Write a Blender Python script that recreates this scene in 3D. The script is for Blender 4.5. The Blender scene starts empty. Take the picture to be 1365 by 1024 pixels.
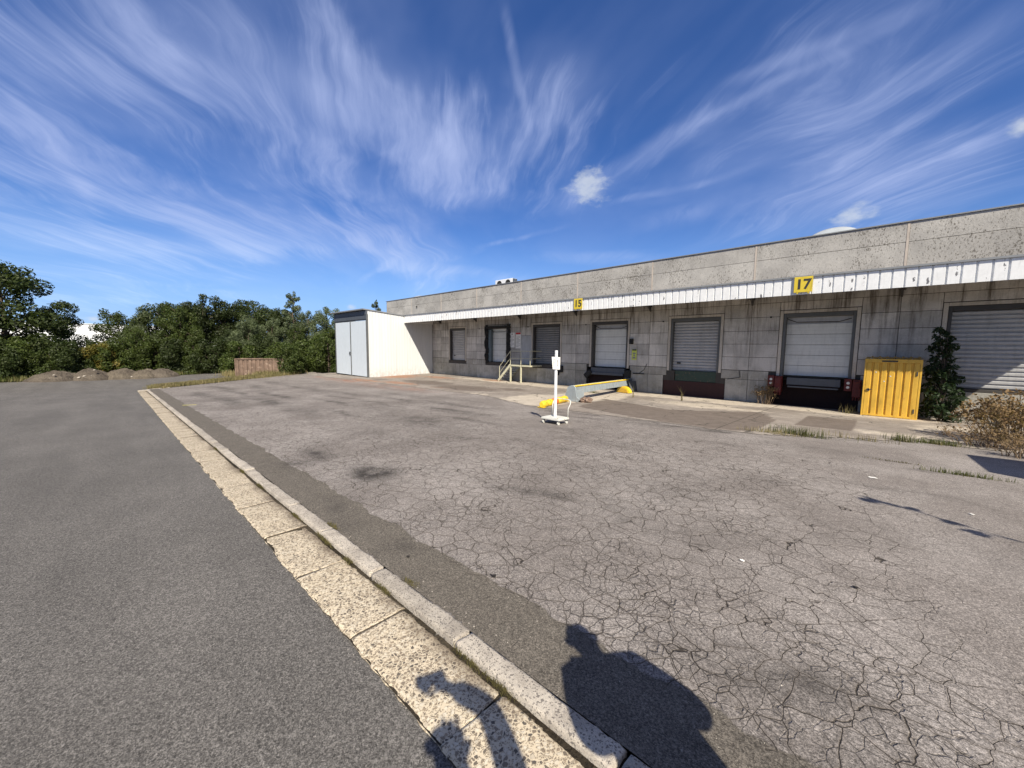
import bpy, bmesh, math, random
import numpy as np
from mathutils import Vector, Matrix, noise
sc = bpy.context.scene
COL = sc.collection
R = math.radians
rnd = random.Random(7)
SUN = Vector((.93, -.585, 1.0)).normalized()      # direction towards the sun

# ------------------------------------------------------------------ camera
cam = bpy.data.cameras.new('camera'); cam.sensor_width = 36; cam.lens = 36*512/1365
cam.clip_start = .03; cam.clip_end = 5000
co = bpy.data.objects.new('camera', cam); COL.objects.link(co); sc.camera = co
TH, PT, RO = R(46.104), R(5.400), math.atan(.010)
fw = Vector((-math.cos(TH)*math.cos(PT), math.sin(TH)*math.cos(PT), -math.sin(PT)))
rt = Vector((math.sin(TH), math.cos(TH), 0)); up = rt.cross(fw)
Rr = rt*math.cos(RO)+up*math.sin(RO); Uu = up*math.cos(RO)-rt*math.sin(RO)
co.matrix_world = Matrix(((Rr.x, Uu.x, -fw.x, 0), (Rr.y, Uu.y, -fw.y, 0), (Rr.z, Uu.z, -fw.z, 1.7), (0, 0, 0, 1)))

# ------------------------------------------------------------------ light
sc.view_settings.view_transform = 'Standard'; sc.view_settings.look = 'None'
sc.view_settings.gamma = 1; sc.view_settings.exposure = 0.60
sun = bpy.data.lights.new('sun', 'SUN'); sun.energy = 4.9; sun.angle = R(.55); sun.color = (1, .92, .78)
so = bpy.data.objects.new('sun', sun); COL.objects.link(so)
so.rotation_euler = SUN.to_track_quat('Z', 'Y').to_euler()

class NT:
    """small node-building helper"""
    def __init__(s, tree): s.t = tree; s.n = tree.nodes; s.l = tree.links
    def new(s, typ, **kw):
        n = s.n.new(typ)
        for k, v in kw.items(): setattr(n, k, v)
        return n
    def put(s, sock, v):
        if v is None: return
        if isinstance(v, bpy.types.NodeSocket): s.l.new(v, sock)
        else:
            if hasattr(sock.default_value, '__len__') and not hasattr(v, '__len__'): v = [v]*len(sock.default_value)
            if hasattr(sock.default_value, '__len__') and len(sock.default_value) == 4 and len(v) == 3: v = (*v, 1)
            sock.default_value = v
    def m(s, op, a, b=None, c=None, clamp=False):
        n = s.new('ShaderNodeMath', operation=op, use_clamp=clamp); s.put(n.inputs[0], a); s.put(n.inputs[1], b); s.put(n.inputs[2], c)
        return n.outputs[0]
    def v(s, op, a, b=None, out=0):
        n = s.new('ShaderNodeVectorMath', operation=op); s.put(n.inputs[0], a)
        if op == 'SCALE': s.put(n.inputs['Scale'], b)
        else: s.put(n.inputs[1], b)
        return n.outputs[out]
    def dot(s, a, b): return s.v('DOT_PRODUCT', a, b, 1)
    def mr(s, x, a, b, c=0., d=1., smooth=True):
        n = s.new('ShaderNodeMapRange', interpolation_type='SMOOTHSTEP' if smooth else 'LINEAR')
        for i, q in enumerate((x, a, b, c, d)): s.put(n.inputs[i], q)
        return n.outputs[0]
    def mix(s, f, a, b, blend='MIX'):
        n = s.new('ShaderNodeMix', data_type='RGBA', blend_type=blend); s.put(n.inputs[0], f); s.put(n.inputs[6], a); s.put(n.inputs[7], b)
        return n.outputs[2]
    def noise(s, vec, scale, detail=3, rough=.55, dist=0., out=0, lac=2.):
        n = s.new('ShaderNodeTexNoise'); s.put(n.inputs['Vector'], vec); s.put(n.inputs['Scale'], scale)
        s.put(n.inputs['Detail'], detail); s.put(n.inputs['Roughness'], rough); s.put(n.inputs['Distortion'], dist); s.put(n.inputs['Lacunarity'], lac)
        return n.outputs[out]
    def vor(s, vec, scale, feature='F1', rand=1., out=0):
        n = s.new('ShaderNodeTexVoronoi', feature=feature); s.put(n.inputs['Vector'], vec); s.put(n.inputs['Scale'], scale); s.put(n.inputs['Randomness'], rand)
        return n.outputs[out]
    def co(s, sc_=(1, 1, 1), kind='Object'):
        tc = s.new('ShaderNodeTexCoord').outputs[kind]
        if tuple(sc_) == (1, 1, 1): return tc
        return s.v('MULTIPLY', tc, sc_)
    def sep(s, v_):
        n = s.new('ShaderNodeSeparateXYZ'); s.put(n.inputs[0], v_); return n.outputs
    def comb(s, x, y, z):
        n = s.new('ShaderNodeCombineXYZ'); s.put(n.inputs[0], x); s.put(n.inputs[1], y); s.put(n.inputs[2], z); return n.outputs[0]
    def bump(s, h, dist=.01, strength=1., nrm=None):
        n = s.new('ShaderNodeBump'); s.put(n.inputs['Height'], h); n.inputs['Distance'].default_value = dist; n.inputs['Strength'].default_value = strength
        if nrm: s.l.new(nrm, n.inputs['Normal'])
        return n.outputs[0]

# ------------------------------------------------------------------ sky
W = bpy.data.worlds.new('World'); sc.world = W; W.use_nodes = True
T = NT(W.node_tree); T.n.clear()
sky = T.new('ShaderNodeTexSky', sky_type='NISHITA'); sky.sun_disc = False
sky.sun_elevation = math.asin(SUN.z); sky.sun_rotation = math.atan2(SUN.x, SUN.y)
sky.air_density = 1.0; sky.dust_density = .35; sky.ozone_density = 3.0; sky.altitude = 100
hs = T.new('ShaderNodeHueSaturation'); hs.inputs['Saturation'].default_value = 1.2; T.l.new(sky.outputs[0], hs.inputs['Color'])
dirv = T.v('NORMALIZE', T.new('ShaderNodeTexCoord').outputs['Generated'])
dx, dy, dz = T.sep(dirv)
zc = T.m('ADD', T.m('MAXIMUM', dz, 0.), .10)
A1 = Vector((-.7993, .601, 0)).normalized(); B1 = Vector((.601, .7993, 0)).normalized()
pa = T.m('DIVIDE', T.dot(dirv, A1), zc); pb = T.m('DIVIDE', T.dot(dirv, B1), zc)
plane = T.comb(pa, pb, 0.)
w0 = T.v('SUBTRACT', T.noise(plane, .55, 2, .5, out=1), (.5, .5, .5))
w1 = T.v('SUBTRACT', T.noise(plane, 2.2, 3, .55, out=1), (.5, .5, .5))
pw = T.v('ADD', plane, T.v('ADD', T.v('SCALE', w0, 1.25), T.v('SCALE', w1, .13)))
fine = T.noise(T.v('MULTIPLY', pw, (.34, 2.2, 1)), 2.5, 8, .58, .6)
fine2 = T.noise(T.v('MULTIPLY', pw, (.55, 5.0, 1)), 5.5, 7, .62, .3)
broad = T.noise(T.v('MULTIPLY', pw, (.55, 1.2, 1)), 1.5, 4, .55)
streak = T.m('ADD', T.m('MULTIPLY', fine, .66), T.m('MULTIPLY', fine2, .34))
# where the cirrus is thick: soft discs (direction, angular radius, weight)
BLOBS = [((-0.9174, -0.0643, 0.3927), 0.42, 1.0), ((-0.8982, 0.0979, 0.4285), 0.34, 1.0), ((-0.869, 0.2859, 0.4038), 0.26, 1.0), ((-0.8109, 0.1925, 0.5526), 0.32, 0.6), ((-0.8791, 0.3922, 0.2708), 0.16, 0.5), ((-0.7296, 0.531, 0.431), 0.18, 0.9), ((-0.5771, 0.6814, 0.4501), 0.2, 0.75), ((-0.5618, 0.5905, 0.5794), 0.12, 0.2), ((-0.395, 0.8092, 0.4349), 0.18, 0.55), ((-0.9825, 0.0599, 0.1764), 0.26, 0.5), ((-0.2327, 0.8187, 0.525), 0.16, 0.2), ((-0.102, 0.9386, 0.3295), 0.3, 0.45), ((0.0634, 0.8943, 0.4431), 0.3, 0.45), ((-0.823, 0.5304, 0.2031), 0.12, 0.6)]
cov = .26
for d, rad, wgt in BLOBS:
    k = T.mr(T.dot(dirv, d), math.cos(rad), 1., 0., wgt)
    cov = T.m('ADD', cov, k)
cov = T.m('MINIMUM', cov, 1.0)
cov = T.m('MULTIPLY', cov, T.mr(broad, .25, .68, .45, 1.25))
thr = T.m('SUBTRACT', .645, T.m('MULTIPLY', cov, .25))
cir = T.mr(streak, thr, T.m('ADD', thr, .40))
cir = T.m('MULTIPLY', cir, T.m('ADD', T.m('MULTIPLY', cov, .38), .25))
# single streaks and contrails: (normal of the great circle, middle, half width, half length, weight)
STR = [((-0.1411, -0.825, -0.5473), (-0.9513, -0.04, 0.3056), 0.016, 0.084, 0.45), ((-0.8019, -0.546, -0.2424), (-0.5777, 0.6052, 0.5477), 0.012, 0.129, 0.45), ((-0.6923, -0.5864, -0.4206), (-0.7208, 0.5351, 0.4405), 0.02, 0.046, 0.3), ((-0.1815, 0.0288, -0.983), (-0.9806, 0.0704, 0.1831), 0.02, 0.239, 0.3), ((-0.1665, 0.0759, -0.9831), (-0.9859, 0.0021, 0.1671), 0.012, 0.149, 0.25), ((-0.293, -0.0939, -0.9515), (-0.9184, 0.3044, 0.2527), 0.022, 0.291, 0.25), ((-0.1724, 0.0753, -0.9821), (-0.7817, 0.5962, 0.1829), 0.018, 0.245, 0.35), ((-0.351, -0.261, -0.8992), (-0.8851, 0.4058, 0.2277), 0.03, 0.205, 0.22), ((0.1227, 0.5648, -0.8161), (-0.8744, 0.4505, 0.1803), 0.009, 0.069, 0.4), ((-0.3566, -0.7265, 0.5873), (-0.6565, 0.6422, 0.3958), 0.03, 0.107, 0.3), ((0.1963, 0.5129, -0.8357), (-0.4123, 0.8164, 0.4043), 0.03, 0.22, 0.35), ((0.0731, 0.3415, -0.937), (-0.2058, 0.9245, 0.3208), 0.022, 0.298, 0.25), ((0.0049, 0.3709, -0.9287), (-0.3401, 0.8739, 0.3472), 0.008, 0.189, 0.3), ((-0.0138, 0.3414, -0.9398), (-0.6585, 0.7042, 0.2655), 0.008, 0.132, 0.25), ((0.3891, 0.3929, -0.8332), (0.0095, 0.9027, 0.4301), 0.03, 0.137, 0.35), ((0.0172, 0.5138, -0.8577), (-0.1202, 0.8527, 0.5084), 0.014, 0.158, 0.3), ((0.1247, 0.5024, -0.8556), (-0.1574, 0.8614, 0.4829), 0.01, 0.201, 0.22), ((0.5015, 0.215, -0.838), (0.0453, 0.9608, 0.2736), 0.03, 0.124, 0.2), ((0.0647, 0.3196, -0.9453), (-0.1203, 0.9429, 0.3105), 0.02, 0.33, 0.2), ((-0.4161, 0.2458, -0.8755), (-0.8848, 0.1123, 0.4521), 0.05, 0.271, 0.3), ((-0.4948, -0.1842, -0.8493), (-0.869, 0.1084, 0.4828), 0.03, 0.127, 0.22), ((-0.5543, -0.2005, -0.8078), (-0.8224, 0.2813, 0.4945), 0.04, 0.232, 0.25), ((-0.6274, -0.5811, -0.5184), (-0.7692, 0.3586, 0.529), 0.025, 0.14, 0.2), ((-0.4869, -0.3097, -0.8167), (-0.8425, 0.4132, 0.3456), 0.04, 0.287, 0.25), ((-0.2377, -0.7964, 0.5561), (-0.7096, 0.5333, 0.4604), 0.03, 0.138, 0.22), ((-0.1753, 0.1503, -0.973), (-0.5197, 0.8253, 0.2211), 0.015, 0.179, 0.25)]
dw = T.v('ADD', dirv, T.v('ADD', T.v('SCALE', w1, .035), T.v('SCALE', w0, .05)))
for nrm, mid, wid, hl, wgt in STR:
    dist = T.m('ABSOLUTE', T.dot(dw, nrm))
    k = T.m('MULTIPLY', T.mr(dist, wid*1.25, 0., 0., wgt*.9), T.mr(T.dot(dirv, mid), math.cos(hl), math.cos(hl*.35)))
    k = T.m('MULTIPLY', k, T.mr(fine, .3, .72, .25, 1.2))
    cir = T.m('ADD', cir, k)
veil = T.m('MULTIPLY', T.mr(broad, .25, .7), T.m('MULTIPLY', cov, .24))
cir = T.m('ADD', cir, veil)
# small cumulus
cn = T.noise(T.v('MULTIPLY', dirv, (1, 1, 1.8)), 26, 6, .6)
cum = None
for d, rad, flat in [((-0.5134, 0.7749, 0.3688), 0.048, 1.2), ((-0.0579, 0.9668, 0.2488), 0.036, 2.0), ((-0.9989, -0.0188, 0.0431), 0.011, 1.8), ((0.1213, 0.9382, 0.3242), 0.016, 1.0), ((-0.9129, 0.398, 0.0908), 0.013, 1.5)]:
    off = T.v('MULTIPLY', T.v('SUBTRACT', dirv, d), (1, 1, flat))
    ln = T.v('LENGTH', off, out=1)
    k = T.mr(T.m('ADD', T.m('DIVIDE', ln, rad), T.m('MULTIPLY', T.m('SUBTRACT', cn, .5), 2.6)), 1.15, .0)
    cum = k if cum is None else T.m('MAXIMUM', cum, k)
cir = T.m('DIVIDE', cir, T.m('ADD', 1., T.m('MULTIPLY', cir, .62)))
cir = T.m('MINIMUM', cir, .8)
base = T.v('MULTIPLY', hs.outputs[0], (.062, .068, .094))
hz = T.mr(dz, .0, .30, 1., 0.)
base = T.mix(T.m('MULTIPLY', hz, .62), base, (.24, .45, .84))
cc = T.mix(hz, (.42, .49, .74), (.48, .66, .92))
colr = T.mix(cir, base, cc)
fill_glow = T.mr(T.dot(dirv, tuple(SUN)), math.cos(R(78)), math.cos(R(14)))     # unseen neutral glow added behind the camera to fill the shadows
colr = T.mix(T.m('MULTIPLY', fill_glow, .55), colr, (.40, .37, .33))
colr = T.mix(T.m('MULTIPLY', cum, .62), colr, (.56, .60, .64))
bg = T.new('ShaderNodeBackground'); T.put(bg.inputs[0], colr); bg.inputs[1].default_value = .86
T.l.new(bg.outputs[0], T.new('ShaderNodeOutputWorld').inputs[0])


# ------------------------------------------------------------------ materials
def mat(name, fn):
    m = bpy.data.materials.new(name); m.use_nodes = True
    t = NT(m.node_tree); t.n.clear()
    b = t.new('ShaderNodeBsdfPrincipled'); o = t.new('ShaderNodeOutputMaterial'); t.l.new(b.outputs[0], o.inputs[0])
    def setp(**kw):
        for k, v in kw.items():
            k = {'col': 'Base Color', 'rough': 'Roughness', 'metal': 'Metallic', 'nrm': 'Normal', 'spec': 'Specular IOR Level', 'coat': 'Coat Weight', 'trans': 'Transmission Weight', 'sss': 'Subsurface Weight'}[k]
            t.put(b.inputs[k], v)
    fn(t, setp); return m
def island(t): return t.new('ShaderNodeNewGeometry').outputs['Random Per Island']
def objrand(t): return t.new('ShaderNodeObjectInfo').outputs['Random']

def f_road(t, s):
    p = t.co(); n1 = t.noise(p, 230, 2, .7); n2 = t.noise(p, 70, 2, .6); n3 = t.noise(p, .7, 4, .55); n4 = t.noise(t.v('MULTIPLY', p, (.12, 1, 1)), 1.6, 3)
    v = t.vor(p, 190, out=1); vb = t.sep(t.vor(t.v('ADD', p, (5, 5, 5)), 85, out=1))
    g = t.m('ADD', t.m('MULTIPLY', n1, .8), t.m('MULTIPLY', n2, .5))
    g = t.mr(g, .42, .88, .5, 1.5, False)
    g = t.m('MULTIPLY', g, t.mr(t.sep(v)[0], 0, 1, .45, 1.55, False)); g = t.m('MULTIPLY', g, t.mr(vb[0], 0, 1, .72, 1.28, False))
    g = t.m('MULTIPLY', g, t.mr(n3, .3, .7, .91, 1.07)); g = t.m('MULTIPLY', g, t.mr(n4, .3, .7, .90, 1.08))
    tar = t.mr(t.noise(t.v('MULTIPLY', p, (.10, 1, 1)), .9, 5, .6), .56, .66); g = t.m('MULTIPLY', g, t.m('SUBTRACT', 1, t.m('MULTIPLY', tar, .06)))
    peb = t.mr(t.noise(p, 150, 1, .5), .70, .78, 0, .5)
    c = t.v('SCALE', (.126, .118, .109), g)
    c = t.mix(peb, c, (.24, .23, .21))
    s(col=c, rough=.9, spec=.3, nrm=t.bump(t.m('ADD', n1, t.m('MULTIPLY', n2, .8)), .006, .7))
M = {}
M['road'] = mat('road_asphalt', f_road)

def f_yard(t, s):
    p = t.co(); x, y, z = t.sep(p)
    at = t.new('ShaderNodeVertexColor', layer_name='wear').outputs[0]; st, ru, cr = t.sep(at)
    wa = t.v('SUBTRACT', t.noise(p, 1.6, 3, .6, out=1), (.5, .5, .5))
    wb = t.v('SUBTRACT', t.noise(p, 9, 2, .6, out=1), (.5, .5, .5))
    q = t.v('ADD', p, t.v('ADD', t.v('SCALE', wa, .16), t.v('SCALE', wb, .035)))
    n1 = t.noise(p, 210, 2, .7); n2 = t.noise(p, 60, 3, .6); n3 = t.noise(p, .55, 5, .6); n5 = t.noise(p, 5, 4, .6)
    # fine map cracking and a coarser set
    e1 = t.vor(q, 4.9, 'DISTANCE_TO_EDGE'); e2 = t.vor(t.v('ADD', q, (3.1, 7.7, 0)), 1.7, 'DISTANCE_TO_EDGE'); e3 = t.vor(t.v('ADD', q, (1.1, 2.7, 0)), 11, 'DISTANCE_TO_EDGE')
    wid = t.mr(t.noise(p, 3.1, 3, .6), .3, .75, .007, .017)
    crm = t.m('MULTIPLY', cr, t.mr(n3, .30, .55, .35, 1))
    c1 = t.m('MULTIPLY', t.mr(t.m('DIVIDE', e1, wid), .35, 1.05, 1, 0), t.mr(t.m('ADD', crm, t.m('MULTIPLY', t.m('SUBTRACT', t.noise(p, 1.9, 4, .6), .5), 1.3)), .15, .50))
    c2 = t.m('MULTIPLY', t.mr(t.m('DIVIDE', e2, t.m('MULTIPLY', wid, .28)), .4, 1.1, .7, 0), t.mr(t.m('MULTIPLY', n5, t.m('ADD', cr, .25)), .22, .50))
    c3 = t.m('MULTIPLY', t.mr(e3, .012, .040, .6, 0), t.mr(t.m('MULTIPLY', t.noise(p, 1.3, 3, .6), cr), .38, .56)); c1 = t.m('MAXIMUM', c1, c3)
    crack = t.m('MULTIPLY', t.m('MAXIMUM', c1, c2), t.mr(n2, .25, .5, .55, 1))
    g = t.m('ADD', t.m('MULTIPLY', n1, .75), t.m('MULTIPLY', n2, .55))
    g = t.mr(g, .42, .88, .55, 1.45, False)
    sp = t.sep(t.vor(p, 180, out=1))[0]; g = t.m('MULTIPLY', g, t.mr(t.sep(t.vor(p, 80, out=1))[1], 0, 1, .8, 1.2, False))
    g = t.m('MULTIPLY', g, t.mr(sp, 0, 1, .50, 1.5, False))
    g = t.m('MULTIPLY', g, t.mr(n5, .3, .7, .92, 1.07))
    c = t.mix(t.mr(n3, .35, .65), (.192, .171, .156), (.262, .238, .220))
    strip = t.mr(t.m('ADD', y, t.m('MULTIPLY', t.m('SUBTRACT', t.noise(p, 2.2, 5, .65), .5), .26)), 1.86, 1.875, 1, 0)
    c = t.mix(strip, c, (.124, .110, .092))
    strand = t.mr(t.noise(p, 2.8, 6, .7), .38, .62)
    c = t.mix(t.m('MULTIPLY', st, t.mr(strand, 0, 1, .5, 1.15)), c, (.045, .040, .036))
    c = t.mix(t.m('MULTIPLY', ru, t.mr(t.noise(t.v('MULTIPLY', p, (.5, 1.4, 1)), 1.5, 6, .65), .36, .66)), c, (.30, .125, .062))
    c = t.v('SCALE', c, g)
    peb = t.mr(t.noise(p, 130, 1, .5), .72, .79, 0, .6)
    c = t.mix(peb, c, (.40, .38, .34))
    dustc = t.m('MULTIPLY', t.mr(e1, .0, .10, .35, 0.), crm)
    c = t.mix(t.m('MULTIPLY', dustc, .8), c, (.14, .115, .092))
    c = t.mix(t.m('MULTIPLY', crack, t.m('SUBTRACT', 1, t.m('MULTIPLY', strip, .8))), c, (.044, .037, .031))
    h = t.m('ADD', t.m('MULTIPLY', t.m('ADD', n1, n2), .3), t.m('MULTIPLY', crack, -1.6))
    s(col=c, rough=.92, spec=.25, nrm=t.bump(h, .010, .8))
M['yard'] = mat('cracked_yard_asphalt', f_yard)

def f_gutter(t, s):
    p = t.co(); q = t.v('ADD', p, t.v('SCALE', t.v('SUBTRACT', t.noise(p, 60, 2, out=1), (.5, .5, .5)), .0035))
    vc = t.new('ShaderNodeTexVoronoi'); t.put(vc.inputs['Vector'], q); t.put(vc.inputs['Scale'], 52.)
    ce = t.sep(vc.outputs['Color']); d = vc.outputs['Distance']
    v2 = t.new('ShaderNodeTexVoronoi'); t.put(v2.inputs['Vector'], q); t.put(v2.inputs['Scale'], 130.)
    eb = t.vor(q, 52., 'DISTANCE_TO_EDGE'); es = t.vor(q, 130., 'DISTANCE_TO_EDGE')
    big = t.m('MULTIPLY', t.mr(eb, .13, .17), t.mr(ce[0], .16, .18))
    sm = t.m('MULTIPLY', t.mr(es, .11, .16), t.mr(t.sep(v2.outputs['Color'])[1], .45, .47))
    mort = t.mix(t.noise(p, 1.3, 4, .6), (.53, .445, .315), (.64, .555, .42))
    pc = t.mix(ce[1], (.10, .088, .075), (.34, .27, .19)); pc = t.mix(t.mr(ce[2], .66, .70), pc, (.62, .55, .43))
    c = t.mix(t.m('MULTIPLY', sm, .8), mort, (.20, .155, .11)); c = t.mix(big, c, pc)
    y = t.sep(p)[1]
    dirt = t.m('MULTIPLY', t.mr(t.noise(p, 1.4, 4, .65), .40, .62), t.mr(t.m('ADD', y, t.m('MULTIPLY', t.noise(p, 6, 3), .12)), 1.17, 1.34))
    c = t.mix(t.m('MULTIPLY', dirt, .8), c, (.13, .10, .072))
    side = t.mr(t.sep(t.new('ShaderNodeNewGeometry').outputs['True Normal'])[2], .75, .55); c = t.mix(side, c, (.07, .055, .04))  # upright slab faces coloured dark as shade, cancelling sunlight on the slab ends
    s(col=c, rough=.85, spec=.3, nrm=t.bump(t.m('ADD', t.m('MULTIPLY', big, .9), t.m('MULTIPLY', sm, .5)), .005, .8))
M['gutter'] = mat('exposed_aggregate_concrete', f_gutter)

def f_kerb(t, s):
    p = t.co(); n1 = t.noise(p, 200, 3, .7); n2 = t.noise(p, 6, 5, .65); v = t.sep(t.vor(p, 140, out=1))
    c = t.mix(t.mr(n2, .35, .65), (.36, .32, .27), (.50, .45, .38))
    c = t.v('SCALE', c, t.mr(n1, .35, .65, .72, 1.2, False))
    c = t.mix(t.mr(v[0], .82, .86, 0, .75), c, (.09, .08, .075))
    c = t.mix(t.mr(t.noise(p, 35, 4, .6), .62, .72, 0, .55), c, (.15, .14, .14))
    c = t.v('SCALE', c, t.mr(island(t), 0, 1, .85, 1.12, False))
    s(col=c, rough=.88, spec=.3, nrm=t.bump(t.m('ADD', n1, n2), .006, .8))
M['kerb'] = mat('worn_kerb_stone', f_kerb)

def f_soil(a, b):
    def f(t, s):
        p = t.co(); n = t.noise(p, 1.2, 6, .7); n1 = t.noise(p, 14, 5, .75)
        c = t.mix(t.mr(n, .35, .65), a, b); c = t.v('SCALE', c, t.mr(n1, .3, .7, .55, 1.4, False))
        c = t.mix(t.mr(t.noise(p, 9, 2), .70, .76, 0, .7), c, (.45, .43, .39))
        s(col=c, rough=.95, spec=.15, nrm=t.bump(n1, .08, .9))
    return f
M['soil'] = mat('dug_soil', f_soil((.075, .062, .05), (.13, .11, .088)))
M['soil2'] = mat('pale_dug_soil', f_soil((.09, .075, .06), (.14, .118, .09)))
M['soil_dark'] = mat('dark_joint_dirt', f_soil((.035, .028, .02), (.07, .058, .042)))
M['earth'] = mat('earth_with_thin_grass', f_soil((.06, .065, .03), (.13, .115, .06)))

def concrete(a, b, stain=.5, streaks=True, spots=0.):
    def f(t, s):
        p = t.co(kind='Object'); x, y, z = t.sep(p)
        n = t.noise(p, .9, 5, .65); n1 = t.noise(p, 22, 5, .7); n2 = t.noise(p, 110, 2, .6)
        c = t.mix(t.mr(n, .34, .66), a, b)
        c = t.v('SCALE', c, t.mr(n1, .3, .7, .87, 1.1, False)); c = t.v('SCALE', c, t.mr(island(t), 0, 1, *((.76, 1.16) if streaks else (.92, 1.05)), False))
        if streaks:
            q = t.v('MULTIPLY', p, (3.6, 3.6, .28)); k = t.noise(q, 1.5, 6, .7)
            hi = t.mr(z, 1.3, 3.8, .30, 1.05)
            c = t.mix(t.m('MULTIPLY', t.m('MULTIPLY', t.mr(k, .44, .68), hi), stain), c, (.085, .066, .05))
            k2 = t.noise(t.v('ADD', q, (9, 3, 5)), 2.6, 5, .65)
            c = t.mix(t.m('MULTIPLY', t.mr(k2, .54, .70), .6), c, (.56, .53, .48))
            low = t.m('MULTIPLY', t.mr(z, -.1, .9, 1, 0), t.mr(t.noise(p, 1.7, 5, .7), .42, .66))
            c = t.mix(t.m('MULTIPLY', low, .35), c, (.10, .105, .07))
        if spots:
            sv = t.noise(t.v('MULTIPLY', p, (1, 1, .5)), 26, 5, .75); sm = t.noise(p, .8, 4, .6)
            f0 = t.mr(t.m('ADD', sv, t.m('MULTIPLY', sm, .35)), .715, .80)
            c = t.mix(t.m('MULTIPLY', f0, spots), c, (.11, .10, .085))
            dr = t.m('MULTIPLY', t.mr(t.noise(t.v('MULTIPLY', p, (2.6, 2.6, .35)), 1.6, 5, .7), .48, .72), t.mr(z, 5.0, 6.2, .25, 1))
            c = t.mix(t.m('MULTIPLY', dr, .30), c, (.15, .14, .125))
        s(col=c, rough=.9, spec=.25, nrm=t.bump(t.m('ADD', n1, t.m('MULTIPLY', n2, .5)), .012, .55))
    return f
M['parapet'] = mat('weathered_parapet_concrete', concrete((.37, .357, .335), (.48, .463, .43), streaks=False, spots=.9))
M['wallc'] = mat('stained_wall_concrete', concrete((.42, .405, .375), (.60, .575, .535), stain=.85))
M['plinth'] = mat('dirty_plinth_concrete', concrete((.31, .30, .265), (.46, .44, .395), stain=.45))
M['framec'] = mat('pale_concrete_surround', concrete((.42, .39, .34), (.52, .48, .42), stain=.5))
M['slab'] = mat('pale_apron_concrete', concrete((.34, .27, .20), (.45, .375, .295), streaks=False, spots=0))

def f_apron(t, s):
    p = t.co(); x, y, z = t.sep(p)
    at = t.new('ShaderNodeVertexColor', layer_name='wear').outputs[0]; dk, ru, pale = t.sep(at)
    n = t.noise(p, .8, 5, .65); n1 = t.noise(p, 40, 5, .7); n2 = t.noise(p, 3.5, 5, .65)
    c = t.mix(t.mr(n, .35, .65), (.225, .195, .168), (.30, .265, .23))
    c = t.mix(t.mr(t.m('ADD', pale, t.m('MULTIPLY', t.m('SUBTRACT', n2, .5), .5)), .35, .62), c, (.45, .395, .325))
    c = t.mix(t.mr(t.m('ADD', dk, t.m('MULTIPLY', t.m('SUBTRACT', n2, .5), .7)), .35, .70), c, (.155, .128, .108))
    c = t.mix(t.m('MULTIPLY', t.mr(t.m('ADD', ru, t.m('MULTIPLY', t.m('SUBTRACT', n2, .5), 1.1)), .35, .85), .75), c, (.33, .16, .085))
    c = t.v('SCALE', c, t.mr(n1, .3, .7, .68, 1.3, False)); c = t.v('SCALE', c, t.mr(n2, .3, .7, .82, 1.14, False))
    w = t.v('SUBTRACT', t.noise(p, 2, 4, .6, out=1), (.5, .5, .5))
    e = t.vor(t.v('ADD', p, t.v('SCALE', w, .6)), .55, 'DISTANCE_TO_EDGE')
    ck = t.m('MULTIPLY', t.mr(e, .004, .016, 1, 0), t.mr(n, .42, .56))
    # slab joints every 4.53 m across and one along
    jx = t.m('ABSOLUTE', t.m('SUBTRACT', t.m('FRACT', t.m('ADD', t.m('DIVIDE', x, 4.53), 40.15)), .5))
    j = t.m('MULTIPLY', t.mr(jx, .0022, .005, 1, 0), .8)
    jy = t.mr(t.m('ABSOLUTE', t.m('SUBTRACT', y, 16.1)), .008, .02, 1, 0)
    ck = t.m('MAXIMUM', ck, t.m('MAXIMUM', j, jy))
    c = t.mix(t.m('MULTIPLY', ck, .85), c, (.05, .045, .038))
    s(col=c, rough=.92, spec=.25, nrm=t.bump(t.m('SUBTRACT', n1, ck), .01, .6))
M['apron'] = mat('stained_apron_concrete', f_apron)

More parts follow.
